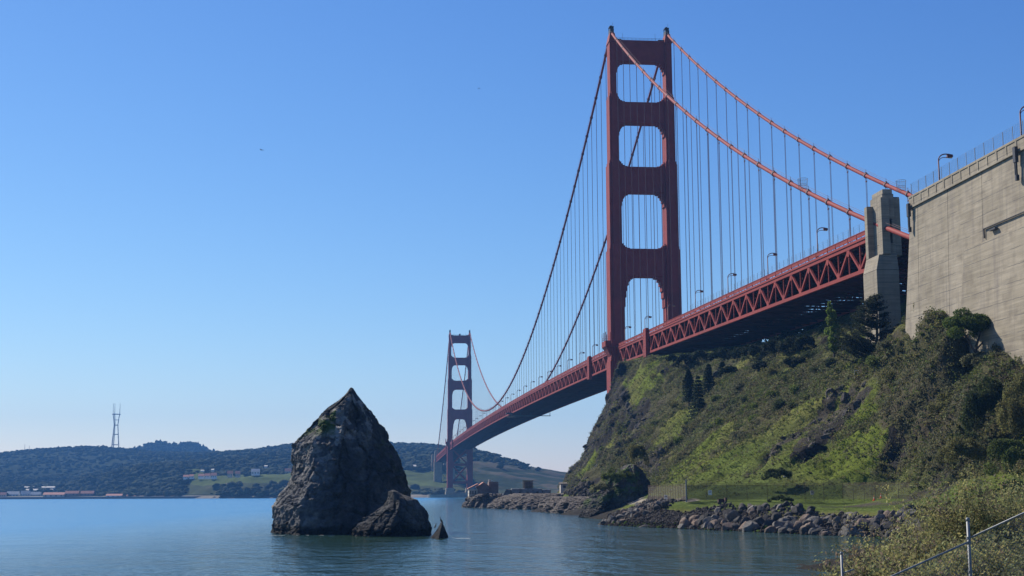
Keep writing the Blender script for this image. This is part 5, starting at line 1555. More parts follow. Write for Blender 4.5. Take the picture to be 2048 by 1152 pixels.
# -- willowy bushes in the foreground, beyond the wire fence
def willow(loc, w, h, n_stem, n_leaf, label, seed):
    rng = np.random.default_rng(seed)
    T = empty("willow_bush", loc); tag(T, label, "bush", "yellow green bushes behind the wire fence")
    m = MB(); P = []; C = []
    per = n_leaf//n_stem
    for i in range(n_stem):
        a = rng.uniform(0, 2*PI); out = w*math.sqrt(rng.random())
        bx, by = 0.35*w*rng.normal(), 0.25*w*rng.normal()
        hh = h*rng.uniform(0.55, 1.08)*(1-0.35*(out/w)**2)
        pts = []
        jx, jy = rng.normal(0, 0.08*w), rng.normal(0, 0.08*w)
        for k in range(7):
            u = k/6
            pts.append(np.array((bx+out*math.cos(a)*u**1.3+jx*math.sin(u*5), by+out*0.7*math.sin(a)*u**1.3+jy*math.sin(u*4), hh*(u-0.12*u*u*(out/w)))))
        if i % 2 == 0: m.tube([tuple(p) for p in pts], [0.016*(1-k/8)+0.003 for k in range(7)], 4, False)
        col = np.array((0.27, 0.255, 0.10)) if rng.random() < 0.6 else np.array((0.18, 0.185, 0.085))
        if rng.random() < 0.15: col = np.array((0.19, 0.15, 0.10))
        us = 0.22+0.82*rng.random(per)**0.8
        for u in us:
            f = min(u, 1.0)*6; k = min(int(f), 5); q = pts[k]*(1-(f-k))+pts[k+1]*(f-k)
            tw = rng.normal(0, 1, 3)*np.array((0.15, 0.15, 0.12))
            P.append(q+tw); C.append(col)
    P = np.array(P); C = np.array(C); n = len(P)
    V, F = leaf_quads(P, 0.052*(0.6+0.9*rng.random(n)), rng, 2.0)
    m.build("stems", MAT['twig'], T)
    np_mesh("foliage", V, F, MAT['leaf'], T, col=leaf_cols(n, C, rng, 0.4))
WB = [
 (1985, 1140, 50, 2.6, 3.7, 150, 19000, "tallest yellow green bush, highest against the dark slope"),
 (2070, 1130, 55, 2.4, 4.1, 110, 13000, "yellow green bush running out of the right edge"),
 (1895, 1150, 53, 2.1, 2.9, 120, 13000, "yellow green bush in front of the right end of the boulders"),
 (1850, 1175, 45, 1.9, 2.1, 130, 13000, "low yellow green bush left of the nearer fence post"),
 (1790, 1185, 42, 1.5, 1.65, 110, 10000, "low yellow green bush hanging over the water"),
 (1735, 1200, 38, 0.95, 1.2, 70, 5000, "small thin bush beside the lower fence post"),
 (1960, 1215, 36, 2.2, 1.9, 150, 15000, "brownish bush directly behind the wire mesh"),
 (2070, 1200, 38, 2.0, 2.2, 120, 12000, "brownish bush behind the mesh at the right edge"),
 (1855, 1230, 34, 1.7, 1.3, 110, 9000, "lowest bush behind the sloping fence rail"),
]
for i, (px, py, D, w, h, ns, nl, lab) in enumerate(WB):
    willow(place_px(px, py, D, -0.1), w, h, ns, nl, lab, 800+i)

# ------------------------------------------------------------------ boulders and cobbles along the shore
def boulder_mesh(seed, sub=3):
    rng = np.random.default_rng(seed)
    v, f = ico(sub)
    v = v*np.array((rng.uniform(0.8, 1.25), rng.uniform(0.7, 1.1), rng.uniform(0.6, 0.95)))
    for _ in range(11):      # split faces
        n = rng.normal(size=3); n /= np.linalg.norm(n); d = rng.uniform(0.42, 0.72)
        k = v@n
        over = k > d
        v[over] -= n[None]*((k[over]-d)[:, None])*0.93
    v = v*(1+0.07*fbm(v*2.1+seed, 4, seed)[:, None])
    return v, f
def boulders():
    kinds = []
    for i in range(12):
        v, f = boulder_mesh(40+i)
        me = bpy.data.meshes.new("boulder"); me.from_pydata(v.tolist(), [], f.tolist())
        me.materials.append(MAT[('boulder_grey', 'boulder_dark', 'boulder_brown', 'boulder_dark', 'boulder_dark', 'boulder_grey')[i % 6]])
        kinds.append((me, ('grey', 'dark', 'brown', 'dark', 'dark', 'grey')[i % 6]))
    rng = np.random.default_rng(44)
    WL = np.array([(-62.0, -480), (-68.5, -458), (-73.4, -437), (-78.5, -418), (-82, -405)]); SH = np.array([(-57.5, -474), (-61.5, -452), (-66, -432), (-70.5, -414), (-75, -402)])
    cand = []
    for _ in range(700):
        u = rng.random()*3.25; k = min(int(u), 3); w = u-k
        a = WL[k]*(1-w)+WL[k+1]*w; b_ = SH[k]*(1-w)+SH[k+1]*w
        t = rng.uniform(-0.42, 1.02)
        p = a*(1-t)+b_*t
        cand.append((p[0], p[1], (0.36+1.0*rng.random()**2.4)*(1.0 if u < 2.9 else 0.7)*(1.0-0.25*max(0, t))))
    for _ in range(420):
        t = rng.random(); p = np.array((-74, -340))*t + np.array((-84.5, -398))*(1-t) + np.array((1, 0))*rng.uniform(-2.0, 7.0) + rng.normal(0, 1.5, 2)
        cand.append((p[0], p[1], 0.3+0.75*rng.random()**2.4))
    for _ in range(120):      # the looser tip by the cobble beach
        p = np.array((-86, -394))*(t := rng.random()) + np.array((-74, -392))*(1-t) + rng.normal(0, 1.2, 2)*np.array((1, 2.6))
        cand.append((p[0], p[1], 0.3+0.6*rng.random()**2))
    cand.sort(key=lambda c: -c[2])
    big, small = cand[:298], cand[298:]
    X = np.array([c[0] for c in big]); Y = np.array([c[1] for c in big]); Z = hill_height(X, Y)[0]
    for j, (x, y, r_) in enumerate(big):
        me, w = kinds[int(rng.integers(12))]
        o = bpy.data.objects.new("boulder", me); COL.objects.link(o)
        o.location = (x, y, max(Z[j], -0.2)+r_*0.30); o.scale = (r_, r_, r_); o.rotation_euler = tuple(rng.uniform(0, 6.28, 3))
        tag(o, "angular %s boulder in the heap along the waterline" % w, "boulder", "%s boulders along the waterline" % w)
    # cobbles
    pts = [(c[0], c[1], c[2]*0.8) for c in small]
    for _ in range(8000):
        t = rng.random(); k = rng.random()
        a = np.array((-86.5, -396))*(1-t)+np.array((-74.5, -434))*t; b_ = np.array((-80.0, -393))*(1-t)+np.array((-69.5, -431))*t
        k = k*1.35-0.4; p = a*(1-k)+b_*k
        pts.append((p[0]+rng.normal(0, 0.3), p[1]+rng.normal(0, 0.3), 0.09+0.26*rng.random()**2.5))
    for _ in range(7500):
        t = rng.random(); p = np.array((-75, -338))*t + np.array((-86.5, -398))*(1-t) + np.array((1, 0))*rng.uniform(-2.5, 8.0)
        pts.append((p[0], p[1], 0.10+0.35*rng.random()**2.2))
    for _ in range(2600):
        u = rng.random()*3.6; k = min(int(u), 3); w = u-k
        a = WL[k]*(1-w)+WL[k+1]*w; b_ = SH[k]*(1-w)+SH[k+1]*w; t = rng.uniform(-0.5, 1.0); p = a*(1-t)+b_*t
        pts.append((p[0], p[1], 0.12+0.3*rng.random()**2))
    for _ in range(1500):      # rubble at the foot of the cliff and the rocky point
        t = rng.random()
        p = np.array((-66, -236))*(1-t)+np.array((-60, -125))*t + rng.normal(0, 1.8, 2)
        pts.append((p[0], p[1], 0.2+0.9*rng.random()**3))
    P = np.array(pts); z = hill_height(P[:, 0], P[:, 1])[0]
    v0, f0 = boulder_mesh(90, 1)
    n = len(P)
    ang = rng.uniform(0, 6.28, n); c, s = np.cos(ang), np.sin(ang)
    sc = P[:, 2][:, None]*rng.uniform(0.7, 1.3, (n, 3))
    V = v0[None]*sc[:, None, :]*(1+rng.normal(0, 0.10, (n, len(v0)))[..., None])
    V = np.stack([V[..., 0]*c[:, None]-V[..., 1]*s[:, None], V[..., 0]*s[:, None]+V[..., 1]*c[:, None], V[..., 2]], -1)
    V += np.stack([P[:, 0], P[:, 1], np.maximum(z, -0.15)+P[:, 2]*0.25], 1)[:, None]
    F = (f0[None]+(np.arange(n)*len(v0))[:, None, None]).reshape(-1, 3)
    base = np.array((0.066, 0.059, 0.052))*(0.5+1.0*rng.random((n, 1)))
    wet = (z < 0.5)[:, None]
    base = np.where(wet, base*0.55, base)
    base = np.where((rng.random((n, 1)) < 0.12) & wet, np.array((0.05, 0.075, 0.015)), base)
    o = np_mesh("cobble_beach", V.reshape(-1, 3), F, MAT['speckle'], col=np.repeat(base, len(v0), 0))
    tag(o, "grey cobbles and rubble at the water's edge", None, None, "stuff")
boulders()
def outcrops():
    rng = np.random.default_rng(71); kinds = []
    for i in range(6):
        v, f = boulder_mesh(140+i, 3)
        v = v*np.array((1.5, 0.75, 0.9)); v = v*(1+0.16*fbm(v*2.6+i, 4, 150+i, 0.6, True)[:, None])
        me = bpy.data.meshes.new("rock_outcrop"); me.from_pydata(v.tolist(), [], f.tolist()); me.materials.append(MAT['boulder_dark' if i % 3 else 'ledge']); kinds.append(me)
    rk = masks(HV[:, 0], HV[:, 1], HV[:, 2], HRUG, HSL)[1]
    ok = (HV[:, 0] < -18) & (HV[:, 1] > -440) & (HV[:, 1] < -65) & (HV[:, 2] > 8)
    p = (ok*np.clip(rk-0.25, 0, 1)**2 + 0.010*ok*(HSL > 0.9)); p /= p.sum()
    for i in rng.choice(len(HV), 190, p=p, replace=False):
        o = bpy.data.objects.new("rock_outcrop", kinds[int(rng.integers(6))]); COL.objects.link(o)
        s_ = rng.uniform(0.5, 1.45)
        o.location = HV[i] - np.array((0, 0, 0.25*s_)); o.scale = (s_, s_, s_*rng.uniform(0.8, 1.3)); o.rotation_euler = (rng.normal(0, 0.3), -0.62+rng.normal(0, 0.25), rng.normal(0.15, 0.45))
        tag(o, "dark craggy outcrop of bare rock on the headland slope", "rock", "rock outcrops on the headland slope")
outcrops()
def pale_rock():
    g_ = ground_at(1571, 953)
    v, f = boulder_mesh(120)
    me = bpy.data.meshes.new("pale_boulder"); me.from_pydata((v*np.array((0.7, 0.4, 0.45))).tolist(), [], f.tolist()); me.materials.append(MAT['white'])
    o = bpy.data.objects.new("pale_boulder", me); COL.objects.link(o); o.location = tuple(g_); o.rotation_euler = (0, -0.6, 0)
    tag(o, "small white rock lying on the slope above the tan fence", "rock")
pale_rock()

# foam where the water laps the rocks
def foam():
    rng = np.random.default_rng(61); m = MB()
    lines = [([(-64, -476), (-73.9, -437), (-79.6, -417), (-86.8, -396)], 150), ([(-147, -441), (-134, -444)], 10), ([(-121.5, -460), (-117.5, -463)], 26), ([(-90.5, -84), (-84, -86)], 16), ([(-66, -250), (-62.5, -178), (-62, -150)], 40)]
    for pts, n in lines:
        P = np.array(pts, float)
        for _ in range(n):
            u = rng.random()*(len(P)-1); k = min(int(u), len(P)-2); p = P[k]*(1-(u-k))+P[k+1]*(u-k) + rng.normal(0, 0.25, 2)
            L_ = rng.uniform(0.2, 1.1); w = rng.uniform(0.05, 0.16); a = math.atan2(*(P[k+1]-P[k])[::-1])+rng.normal(0, 0.35)
            q = []
            for j in range(7):
                t = 2*PI*j/7; x, y = L_*math.cos(t)*(1+0.3*rng.normal()), w*math.sin(t)*(1+0.3*rng.normal())
                q.append((p[0]+x*math.cos(a)-y*math.sin(a), p[1]+x*math.sin(a)+y*math.cos(a), 0.02+0.01*rng.random()))
            m.add(q, [tuple(range(7))])
    tag(m.build("sea_foam", MAT['foam']), "thin white foam where water laps the rocks", None, None, "stuff")
foam()

# ------------------------------------------------------------------ fences
def screen_mat():
    m, n, l, b = new_mat("tan_windscreen", 0.95, 0.1)
    noise_mix(m, n, l, b, (0.085, 0.070, 0.050), (0.12, 0.098, 0.072), 0.3)
    tr = n.new("ShaderNodeBsdfTransparent"); mx = n.new("ShaderNodeMixShader")
    g = n.new("ShaderNodeNewGeometry"); t = n.new("ShaderNodeTexNoise"); t.inputs["Scale"].default_value = 0.09; l.new(g.outputs["Position"], t.inputs[0])
    sx = n.new("ShaderNodeSeparateXYZ"); l.new(g.outputs["Position"], sx.inputs[0])
    r_ = n.new("ShaderNodeMapRange"); r_.inputs[1].default_value = -66; r_.inputs[2].default_value = -56; r_.inputs[3].default_value = 0.38; r_.inputs[4].default_value = 0.58
    l.new(sx.outputs[0], r_.inputs[0])
    l.new(r_.outputs[0], mx.inputs[0]); l.new(b.outputs[0], mx.inputs[1]); l.new(tr.outputs[0], mx.inputs[2])
    l.new(mx.outputs[0], n["Material Output"].inputs[0])
    return m
MAT['screen'] = screen_mat()
def shore_fence():
    pts = [(-70.5, -348), (-72.0, -370), (-74.0, -399), (-60, -401), (-47.5, -404.5), (-43.0, -424)]
    T = empty("chain_link_fence", (-74, -399, 4.4)); tag(T, "long tan screened chain link fence along the foot of the slope", "fence")
    sc_, rl = MB(), MB()
    H = 2.5
    for (a, b) in zip(pts[:-1], pts[1:]):
        L_ = math.hypot(b[0]-a[0], b[1]-a[1]); n = max(2, int(L_/3.0))
        for i in range(n):
            p = (a[0]+(b[0]-a[0])*i/n, a[1]+(b[1]-a[1])*i/n); q = (a[0]+(b[0]-a[0])*(i+1)/n, a[1]+(b[1]-a[1])*(i+1)/n)
            zp, zq = 4.35, 4.35
            w = MB().tube([(p[0]+74, p[1]+399, zp-4.8), (p[0]+74, p[1]+399, zp-4.4+H+0.35)], 0.035, 6)
            w.build("post", MAT['rust'], T)
            sc_.add([(p[0]+74, p[1]+399, zp-4.4), (q[0]+74, q[1]+399, zq-4.4), (q[0]+74, q[1]+399, zq-4.4+H), (p[0]+74, p[1]+399, zp-4.4+H)], [(0, 1, 2, 3)])
            for dz in (0.0, 0.15, 0.3): rl.tube([(p[0]+74, p[1]+399, zp-4.4+H+dz), (q[0]+74, q[1]+399, zq-4.4+H+dz)], 0.02 if dz else 0.03, 4, False)
    sc_.build("windscreen", MAT['screen'], T); rl.build("top_wires", MAT['rust'], T)
    z = 4.35
    MB().tube([(-0.1, -0.15, z-4.8), (-0.1, -0.15, z-4.4+3.6)], 0.12, 8).build("corner_post", MAT['pipe'], T)
shore_fence()
for i, (x, y, dz, w, h, lab) in enumerate([(-70.0, -399.75, 1.5, 0.32, 0.42, "small white notice on the tan fence above the cart"), (-73.0, -377, 1.4, 0.3, 0.4, "small white notice on the tan fence left of its corner"), (-52.3, -402.25, 1.5, 0.32, 0.36, "small white notice on the see-through part of the tan fence")]):
    z = ground_z(x, y)
    S_ = empty("notice_sign", (x, y-0.12, z+dz)); tag(S_, lab, "sign")
    MB().box(-w, w, -0.02, 0.02, -h, h).build("sign_board", MAT['white'], S_)
    MB().box(-w*0.7, w*0.7, -0.03, -0.021, h*0.1, h*0.4).build("printed_band", MAT['rust'], S_)

def wire_fence():
    T = empty("wire_fence", (-119.74, -619.18, 3.3)); tag(T, "grey chain link fence stepping down the bank in the foreground", "fence")
    P1 = Vector((0, 0, 0)); top = 5.24-3.3
    def post(x, y, zt_, zb_):
        m = MB().tube([(x, y, zb_), (x, y, zt_-0.06)], 0.030, 12)
        m.lathe([(0.034, 0), (0.036, 0.03), (0.030, 0.055), (0.012, 0.07)], 12, (x, y, zt_-0.07))
        return m.build("post", MAT['pipe'], T, True)
    post(0, 0, top, -1.2)
    x2, y2, z2 = -119.40+119.74, -611.2+619.18, 4.30-3.3
    post(x2, y2, z2, -3.0)
    dirR = Vector((1.0, -0.10, 0.44)); dirL = Vector((-1.0, 0.05, -0.415))
    a0 = Vector((0.04, -0.03, top-0.36)); b0 = a0 + dirR*3.0
    c0 = Vector((-0.01, -0.03, top-0.44)); d0 = c0 + dirL*3.2
    r_ = MB(); r_.tube([a0, b0], 0.019, 8); r_.build("top_rail", MAT['pipe'], T, True)
    r_ = MB(); r_.tube([c0, d0], 0.019, 8); r_.build("top_rail", MAT['pipe'], T, True)
    e0 = Vector((x2+0.02, y2-0.03, z2-0.5)); f0 = e0+Vector((1.0, 0.2, 0.28))*0.28
    r_ = MB(); r_.tube([e0, f0], 0.019, 8); r_.build("top_rail", MAT['pipe'], T, True)
    # clamps
    cl = MB(); cl.lathe([(0.042, 0), (0.042, 0.05)], 12, (0, 0, top-0.40)); cl.lathe([(0.042, 0), (0.042, 0.05)], 12, (0, 0, top-0.49)); cl.lathe([(0.042, 0), (0.042, 0.04)], 12, (0, 0, top-1.0))
    cl.build("rail_clamp", MAT['pipe'], T)
    # woven mesh below each rail
    for (p, q, dep) in ((a0, b0, 1.6), (d0, c0, 1.6), (e0, f0, 1.5)):
        m = MB(); L_ = (Vector((q.x, q.y, 0))-Vector((p.x, p.y, 0))).length; pitch = 0.075
        n = int((L_+dep)/pitch)
        U = (q-p)
        for k in range(-int(dep/pitch), n):
            for sgn in (1, -1):
                # line s = k*pitch + sgn*t , depth t
                t0, t1 = 0.0, dep
                s_at = lambda t: k*pitch + (t if sgn > 0 else dep-t)
                lo, hi = 0.0, dep
                if sgn > 0:
                    lo = max(lo, -k*pitch); hi = min(hi, L_-k*pitch)
                else:
                    lo = max(lo, dep+k*pitch-L_); hi = min(hi, dep+k*pitch)
                if hi-lo < 0.03: continue
                A_ = p+U*(s_at(lo)/L_); B_ = p+U*(s_at(hi)/L_)
                m.tube([(A_.x, A_.y+0.012*sgn, A_.z-lo), (B_.x, B_.y+0.012*sgn, B_.z-hi)], 0.0032, 3, False)
        m.build("wire_mesh", MAT['wire'], T)
wire_fence()

# ------------------------------------------------------------------ small things on the shelf
def cone(loc, label):
    T = empty("traffic_cone", loc); tag(T, label, "traffic cone", "cones on the shore path")
    MB().lathe([(0.19, 0.04), (0.16, 0.25), (0.12, 0.42)], 14).build("lower_cone", MAT['orange'], T, True)
    MB().lathe([(0.119, 0.421), (0.085, 0.58)], 14).build("reflective_collar", MAT['white'], T, True)
    MB().lathe([(0.084, 0.581), (0.045, 0.86)], 14).build("cone_tip", MAT['orange'], T, True)
    MB().box(-0.26, 0.26, -0.26, 0.26, 0, 0.04).build("base", MAT['orange'], T)
for px, lab in ((1748, "orange traffic cone on the grass, left of the pair"), (1762, "orange traffic cone on the grass, right of the pair")):
    p = far_pt(px, 995, 236); cone((p[0], p[1], ground_z(p[0], p[1])), lab)
def cart():
    p = far_pt(1444, 997, 238); T = empty("rusty_cart", (p[0], p[1], ground_z(p[0], p[1]))); tag(T, "dark rusty cart standing on the grass before the tan fence", "cart")
    MB().box(-0.75, 0.75, -0.4, 0.4, 0.35, 0.46).build("bed", MAT['rust'], T)
    m = MB().box(0.45, 0.75, -0.4, 0.4, 0.461, 1.15); m.box(-0.72, -0.62, -0.4, 0.4, 0.461, 0.85); m.box(-0.61, 0.44, 0.33, 0.4, 0.461, 0.95)
    m.build("box_frame", MAT['rust'], T)
    MB().tube([(-0.75, 0, 0.4), (-1.3, 0, 0.3)], 0.04, 6).build("tow_bar", MAT['rust'], T)
    for sx in (-0.45, 0.45):
        for sy in (-0.45, 0.45):
            w = MB()
            w.tube([(sx, sy-0.06, 0.22), (sx, sy+0.06, 0.22)], 0.22, 14); w.build("wheel", MAT['dark_steel'], T)
cart()
def stair_rail():
    g_ = ground_at(1722, 752); T = empty("hand_rail", tuple(g_)); tag(T, "short pale handrail on the slope beside the pylon foot", "railing")
    m = MB()
    for k in range(4): m.tube([(k*0.9-1.4, 0, -0.3+k*0.25), (k*0.9-1.4, 0, 1.1+k*0.25)], 0.05, 5)
    for dz in (0.5, 1.05): m.tube([(-1.4, 0, dz), (1.3, 0, dz+0.75)], 0.05, 5)
    m.build("rail", MAT['white'], T)
stair_rail()
# ------------------------------------------------------------------ old station on the point
def gable_house(name, loc, w, d, h, rise, wall, roof, label, cat, group=None, rz=0, win=3, along='x'):
    T = empty(name, loc, None, rz); tag(T, label, cat, group)
    MB().box(-w/2, w/2, -d/2, d/2, -1.0, h).add([(-w/2, -d/2, h), (w/2, -d/2, h), (0, -d/2, h+rise), (-w/2, d/2, h), (w/2, d/2, h), (0, d/2, h+rise)], [(0, 1, 2), (4, 3, 5), (0, 2, 5, 3), (1, 4, 5, 2)]).build("wall", wall, T) if along == 'y' else \
    MB().box(-w/2, w/2, -d/2, d/2, -1.0, h).add([(-w/2, -d/2, h), (-w/2, d/2, h), (-w/2, 0, h+rise), (w/2, -d/2, h), (w/2, d/2, h), (w/2, 0, h+rise)], [(1, 0, 2), (3, 4, 5), (0, 3, 5, 2), (4, 1, 2, 5)]).build("wall", wall, T)
    o = 0.4; t = 0.28
    m = MB()
    if along == 'y':
        for sg in (-1, 1):
            a = (sg*(w/2+o), h-o*rise/(w/2)+0.03)
            m.hexa([(min(0, a[0]) if sg < 0 else 0, -d/2-o, a[1] if sg < 0 else h+rise+0.03), (0 if sg < 0 else a[0], -d/2-o, h+rise+0.03 if sg < 0 else a[1]), (0 if sg < 0 else a[0], d/2+o, h+rise+0.03 if sg < 0 else a[1]), (a[0] if sg < 0 else 0, d/2+o, a[1] if sg < 0 else h+rise+0.03)],
                   [(a[0] if sg < 0 else 0, -d/2-o, (a[1] if sg < 0 else h+rise+0.03)+t), (0 if sg < 0 else a[0], -d/2-o, (h+rise+0.03 if sg < 0 else a[1])+t), (0 if sg < 0 else a[0], d/2+o, (h+rise+0.03 if sg < 0 else a[1])+t), (a[0] if sg < 0 else 0, d/2+o, (a[1] if sg < 0 else h+rise+0.03)+t)])
    else:
        for sg in (-1, 1):
            ye, ze = sg*(d/2+o), h-o*rise/(d/2)+0.03
            y0, y1 = (ye, 0) if sg < 0 else (0, ye)
            z0, z1 = (ze, h+rise+0.03) if sg < 0 else (h+rise+0.03, ze)
            m.hexa([(-w/2-o, y0, z0), (w/2+o, y0, z0), (w/2+o, y1, z1), (-w/2-o, y1, z1)], [(-w/2-o, y0, z0+t), (w/2+o, y0, z0+t), (w/2+o, y1, z1+t), (-w/2-o, y1, z1+t)])
    m.build("roof", roof, T)
    for k in range(win):
        x = -w/2+w*(k+0.5)/win
        MB().box(x-0.14*w/win-0.2, x+0.14*w/win+0.2, -d/2-0.06, -d/2-0.01, h*0.42, h*0.8).build("window", MAT['glass'], T)
    return T
def station():
    T = gable_house("station_house", (-82.0, -66, 4.7), 4.6, 7.0, 3.6, 1.6, MAT['brickwall'], MAT['tile'], "small old house with reddish roof on the rocky tip of the point", "house", win=0, along='y')
    MB().box(-5.9, -2.31, -2.6, 3.4, -1.5, 2.6).build("side_wing", MAT['cream'], T)
    MB().hexa([(-6.3, -3.0, 2.63), (-2.1, -3.0, 4.7), (-2.1, 3.8, 4.7), (-6.3, 3.8, 2.63)], [(-6.3, -3.0, 2.95), (-2.1, -3.0, 5.0), (-2.1, 3.8, 5.0), (-6.3, 3.8, 2.95)]).build("wing_roof", MAT['tile'], T)
    for x in (-5.2, -4.3, -3.3):
        MB().box(x-0.25, x+0.25, -2.68, -2.61, 0.5, 2.0).build("window", MAT['glass'], T)
    MB().box(2.32, 6.2, -2.0, 4.0, -1.0, 5.6).build("tower_block", MAT['brickwall'], T)
    MB().box(2.3, 3.3, -2.3, -1.0, 5.6, 6.5).build("chimney", MAT['cream'], T)
    MB().box(-1.0, 5.0, -4.4, -3.6, -0.6, 1.2).build("retaining_wall", MAT['oldwall'], T)
    m = MB()
    for k in range(9): m.tube([(-6.8+k*1.0, -4.6, -2.0), (-6.8+k*1.0, -4.6, 1.0)], 0.05, 5)
    m.tube([(-6.8, -4.6, 1.0), (1.2, -4.6, 1.0)], 0.05, 5); m.build("porch_rail", MAT['timber'], T)
station()
def tank_frame():
    T = empty("tank_frame", (-66.8, -95, 6.8)); tag(T, "square weathered frame tower standing on the old wall", "tower")
    m = MB()
    for x in np.linspace(-1.7, 1.7, 4):
        for y in (-1.7, 1.7): m.box(x-0.13, x+0.13, y-0.13, y+0.13, 0, 3.7)
    for z in (0.0, 1.15, 2.3, 3.5):
        for y in (-1.7, 1.7): m.box(-1.95, 1.95, y-0.1, y+0.1, z, z+0.22)
    m.build("frame", MAT['timber'], T)
    MB().box(-1.5, 1.5, -1.4, 1.4, 0.1, 3.4).build("tank", MAT['brickwall'], T)
tank_frame()
def ruin():
    T = empty("ruined_wall", (-66, -97, 3.0)); tag(T, "painted old sea wall ruin with blotchy grey patches on the ledge", "wall")
    m = MB(); m.box(-7.5, 4.6, -0.6, 2.5, -1.5, 4.4); m.box(4.61, 8.0, -0.3, 2.2, -1.5, 4.0); m.build("wall", MAT['oldwall'], T, bevel=0.3)
    for x in (-4.2, -1.2, 2.6): MB().box(x-0.5, x+0.5, -0.66, -0.61, 1.4, 3.2).build("opening", MAT['glass'], T)
    MB().hexa([(-15, -8, -4), (-9, -9, -4), (-5, -3, -4), (-10, 1, -4)], [(-9.6, -1.5, 4.2), (-8.2, -1.6, 4.0), (-7.2, 0.6, 3.9), (-8.6, 1.0, 4.2)]).build("rock_apron", MAT['boulder_grey'], T)
ruin()
gable_house("shed", (-53.0, -98, 6.6), 3.0, 3.0, 2.4, 0.4, MAT['cream'], MAT['timber'], "small tan shed at the foot of the cliff end", "shed", win=1)
# ------------------------------------------------------------------ buildings across the water
def far_building(px0, px1, py_t, py_b, D, wall, roof, label, cat, group, frac=0.45, win=4):
    a, b = far_pt(px0, py_b, D), far_pt(px1, py_b, D); t = far_pt((px0+px1)/2, py_t, D)
    w = b[0]-a[0]; H = t[2]-a[2]
    gable_house("warehouse" if cat == "warehouse" else "house", ((a[0]+b[0])/2, a[1], a[2]), w, min(max(9, w*0.5), 22), H*(1-frac), H*frac, wall, roof, label, cat, group, 0.0, win)
W_, Cm, Br = MAT['white'], MAT['cream'], MAT['brickwall']
TL, GR = MAT['tile'], MAT['greyroof']
for args in [
 (-4, 12, 985, 995, 2560, Cm, TL, "low warehouse at the left edge of the far shore", "warehouse"), (14, 38, 983, 995, 2600, W_, GR, "pale warehouse second from the left edge of the far shore", "warehouse"),
 (42, 60, 982, 994, 2600, W_, GR, "tall pale warehouse beneath the lit tan roofs", "warehouse"), (62, 82, 984, 995, 2580, Cm, GR, "grey roofed warehouse right of the tall pale one", "warehouse"),
 (45, 68, 973, 979, 2860, Cm, GR, "long lit tan roof, upper left of its cluster", "warehouse"), (52, 76, 978, 984, 2800, Cm, GR, "long lit tan roof, lower left of its cluster", "warehouse"),
 (84, 110, 973, 978, 2860, Cm, GR, "long lit tan roof, upper right of its cluster", "warehouse"), (85, 106, 978, 984, 2800, Cm, GR, "lit tan roof, lower right of its cluster", "warehouse"),
 (88, 130, 985, 995, 2520, Cm, TL, "wide red roofed warehouse right of the grey roofed one", "warehouse"), (131, 158, 982, 993, 2520, Br, TL, "red roofed warehouse in the middle of the waterfront", "warehouse"),
 (162, 188, 982, 993, 2520, Br, TL, "red roofed warehouse right of the middle of the waterfront", "warehouse"), (213, 252, 988, 996, 2440, W_, TL, "long white shed with red roof near the woods", "warehouse"),
 (254, 292, 989, 996, 2420, Cm, TL, "long tan shed with red roof, last before the bluff", "warehouse"),
]: far_building(*args, "waterfront sheds across the strait")
for args in [
 (367, 377, 950, 958, 2345, W_, TL, "white house with red roof, leftmost of the row on the bluff", "house"), (379, 387, 949, 957, 2345, W_, TL, "narrow white house with red roof, second in the row on the bluff", "house"),
 (397, 408, 948, 957, 2320, W_, TL, "white house with red roof, third in the row on the bluff", "house"), (410, 420, 947, 957, 2310, W_, TL, "white house with red roof, fourth in the row on the bluff", "house"),
 (422, 433, 946, 957, 2300, W_, TL, "white house with bright red roof, right end of the row on the bluff", "house"), (455, 465, 942, 954, 2350, Cm, TL, "tan house alone left of the lawn", "house"),
 (471, 480, 942, 954, 2350, Cm, TL, "tan house at the left end of the lawn", "house"), (503, 519, 938, 950, 2380, W_, GR, "wide white house behind the lawn", "house"),
 (570, 582, 937, 949, 2380, Cm, TL, "tan house with orange roof beside the sea stack", "house"), (402, 408, 940, 943, 2500, W_, GR, "tiny white roof above the row on the bluff", "house"),
 (423, 428, 938, 942, 2500, W_, GR, "tiny white house in the woods above the row", "house"), (529, 535, 931, 935, 2560, W_, GR, "tiny white house high in the woods", "house"),
 (815, 832, 930, 936, 2420, W_, GR, "low white building right of the sea stack", "house"),
]: far_building(*args, "houses on the far bluff", win=3)
# ------------------------------------------------------------------ radio mast on the ridge
def radio_mast():
    D = 4800.0
    c = far_pt(230, 905, D); k = D/FPX
    T = empty("radio_mast", (c[0], c[1], c[2])); tag(T, "tall three legged radio mast with cross bars on the ridge", "radio mast")
    lev = [(915, 8.2), (890, 6.4), (870, 4.9), (852, 3.6), (842, 4.6), (831, 6.3)]
    ang = [R(170), R(250), R(15)]
    for a in ang:
        m = MB(); m.tube([(h*k*math.cos(a), h*k*math.sin(a), (905-y)*k) for y, h in lev], [1.9, 1.7, 1.5, 1.4, 1.4, 1.4], 6); m.build("mast_leg", MAT['radio'], T)
        m = MB(); h = 6.3; m.tube([(h*k*math.cos(a), h*k*math.sin(a), (905-831)*k), (h*k*math.cos(a)*1.05, h*k*math.sin(a)*1.05, (905-810)*k)], [0.9, 0.55], 5); m.build("antenna", MAT['radio'], T)
    for (y, h), th in zip(lev[1:], (2.3, 2.3, 2.8, 1.4, 2.6)):
        m = MB(); e = 1.22 if y == 831 else 1.04
        for i in range(3):
            a, b = ang[i], ang[(i+1) % 3]
            m.bar((h*e*k*math.cos(a), h*e*k*math.sin(a), (905-y)*k), (h*e*k*math.cos(b), h*e*k*math.sin(b), (905-y)*k), th, th)
        m.build("cross_bar", MAT['radio'], T)
radio_mast()
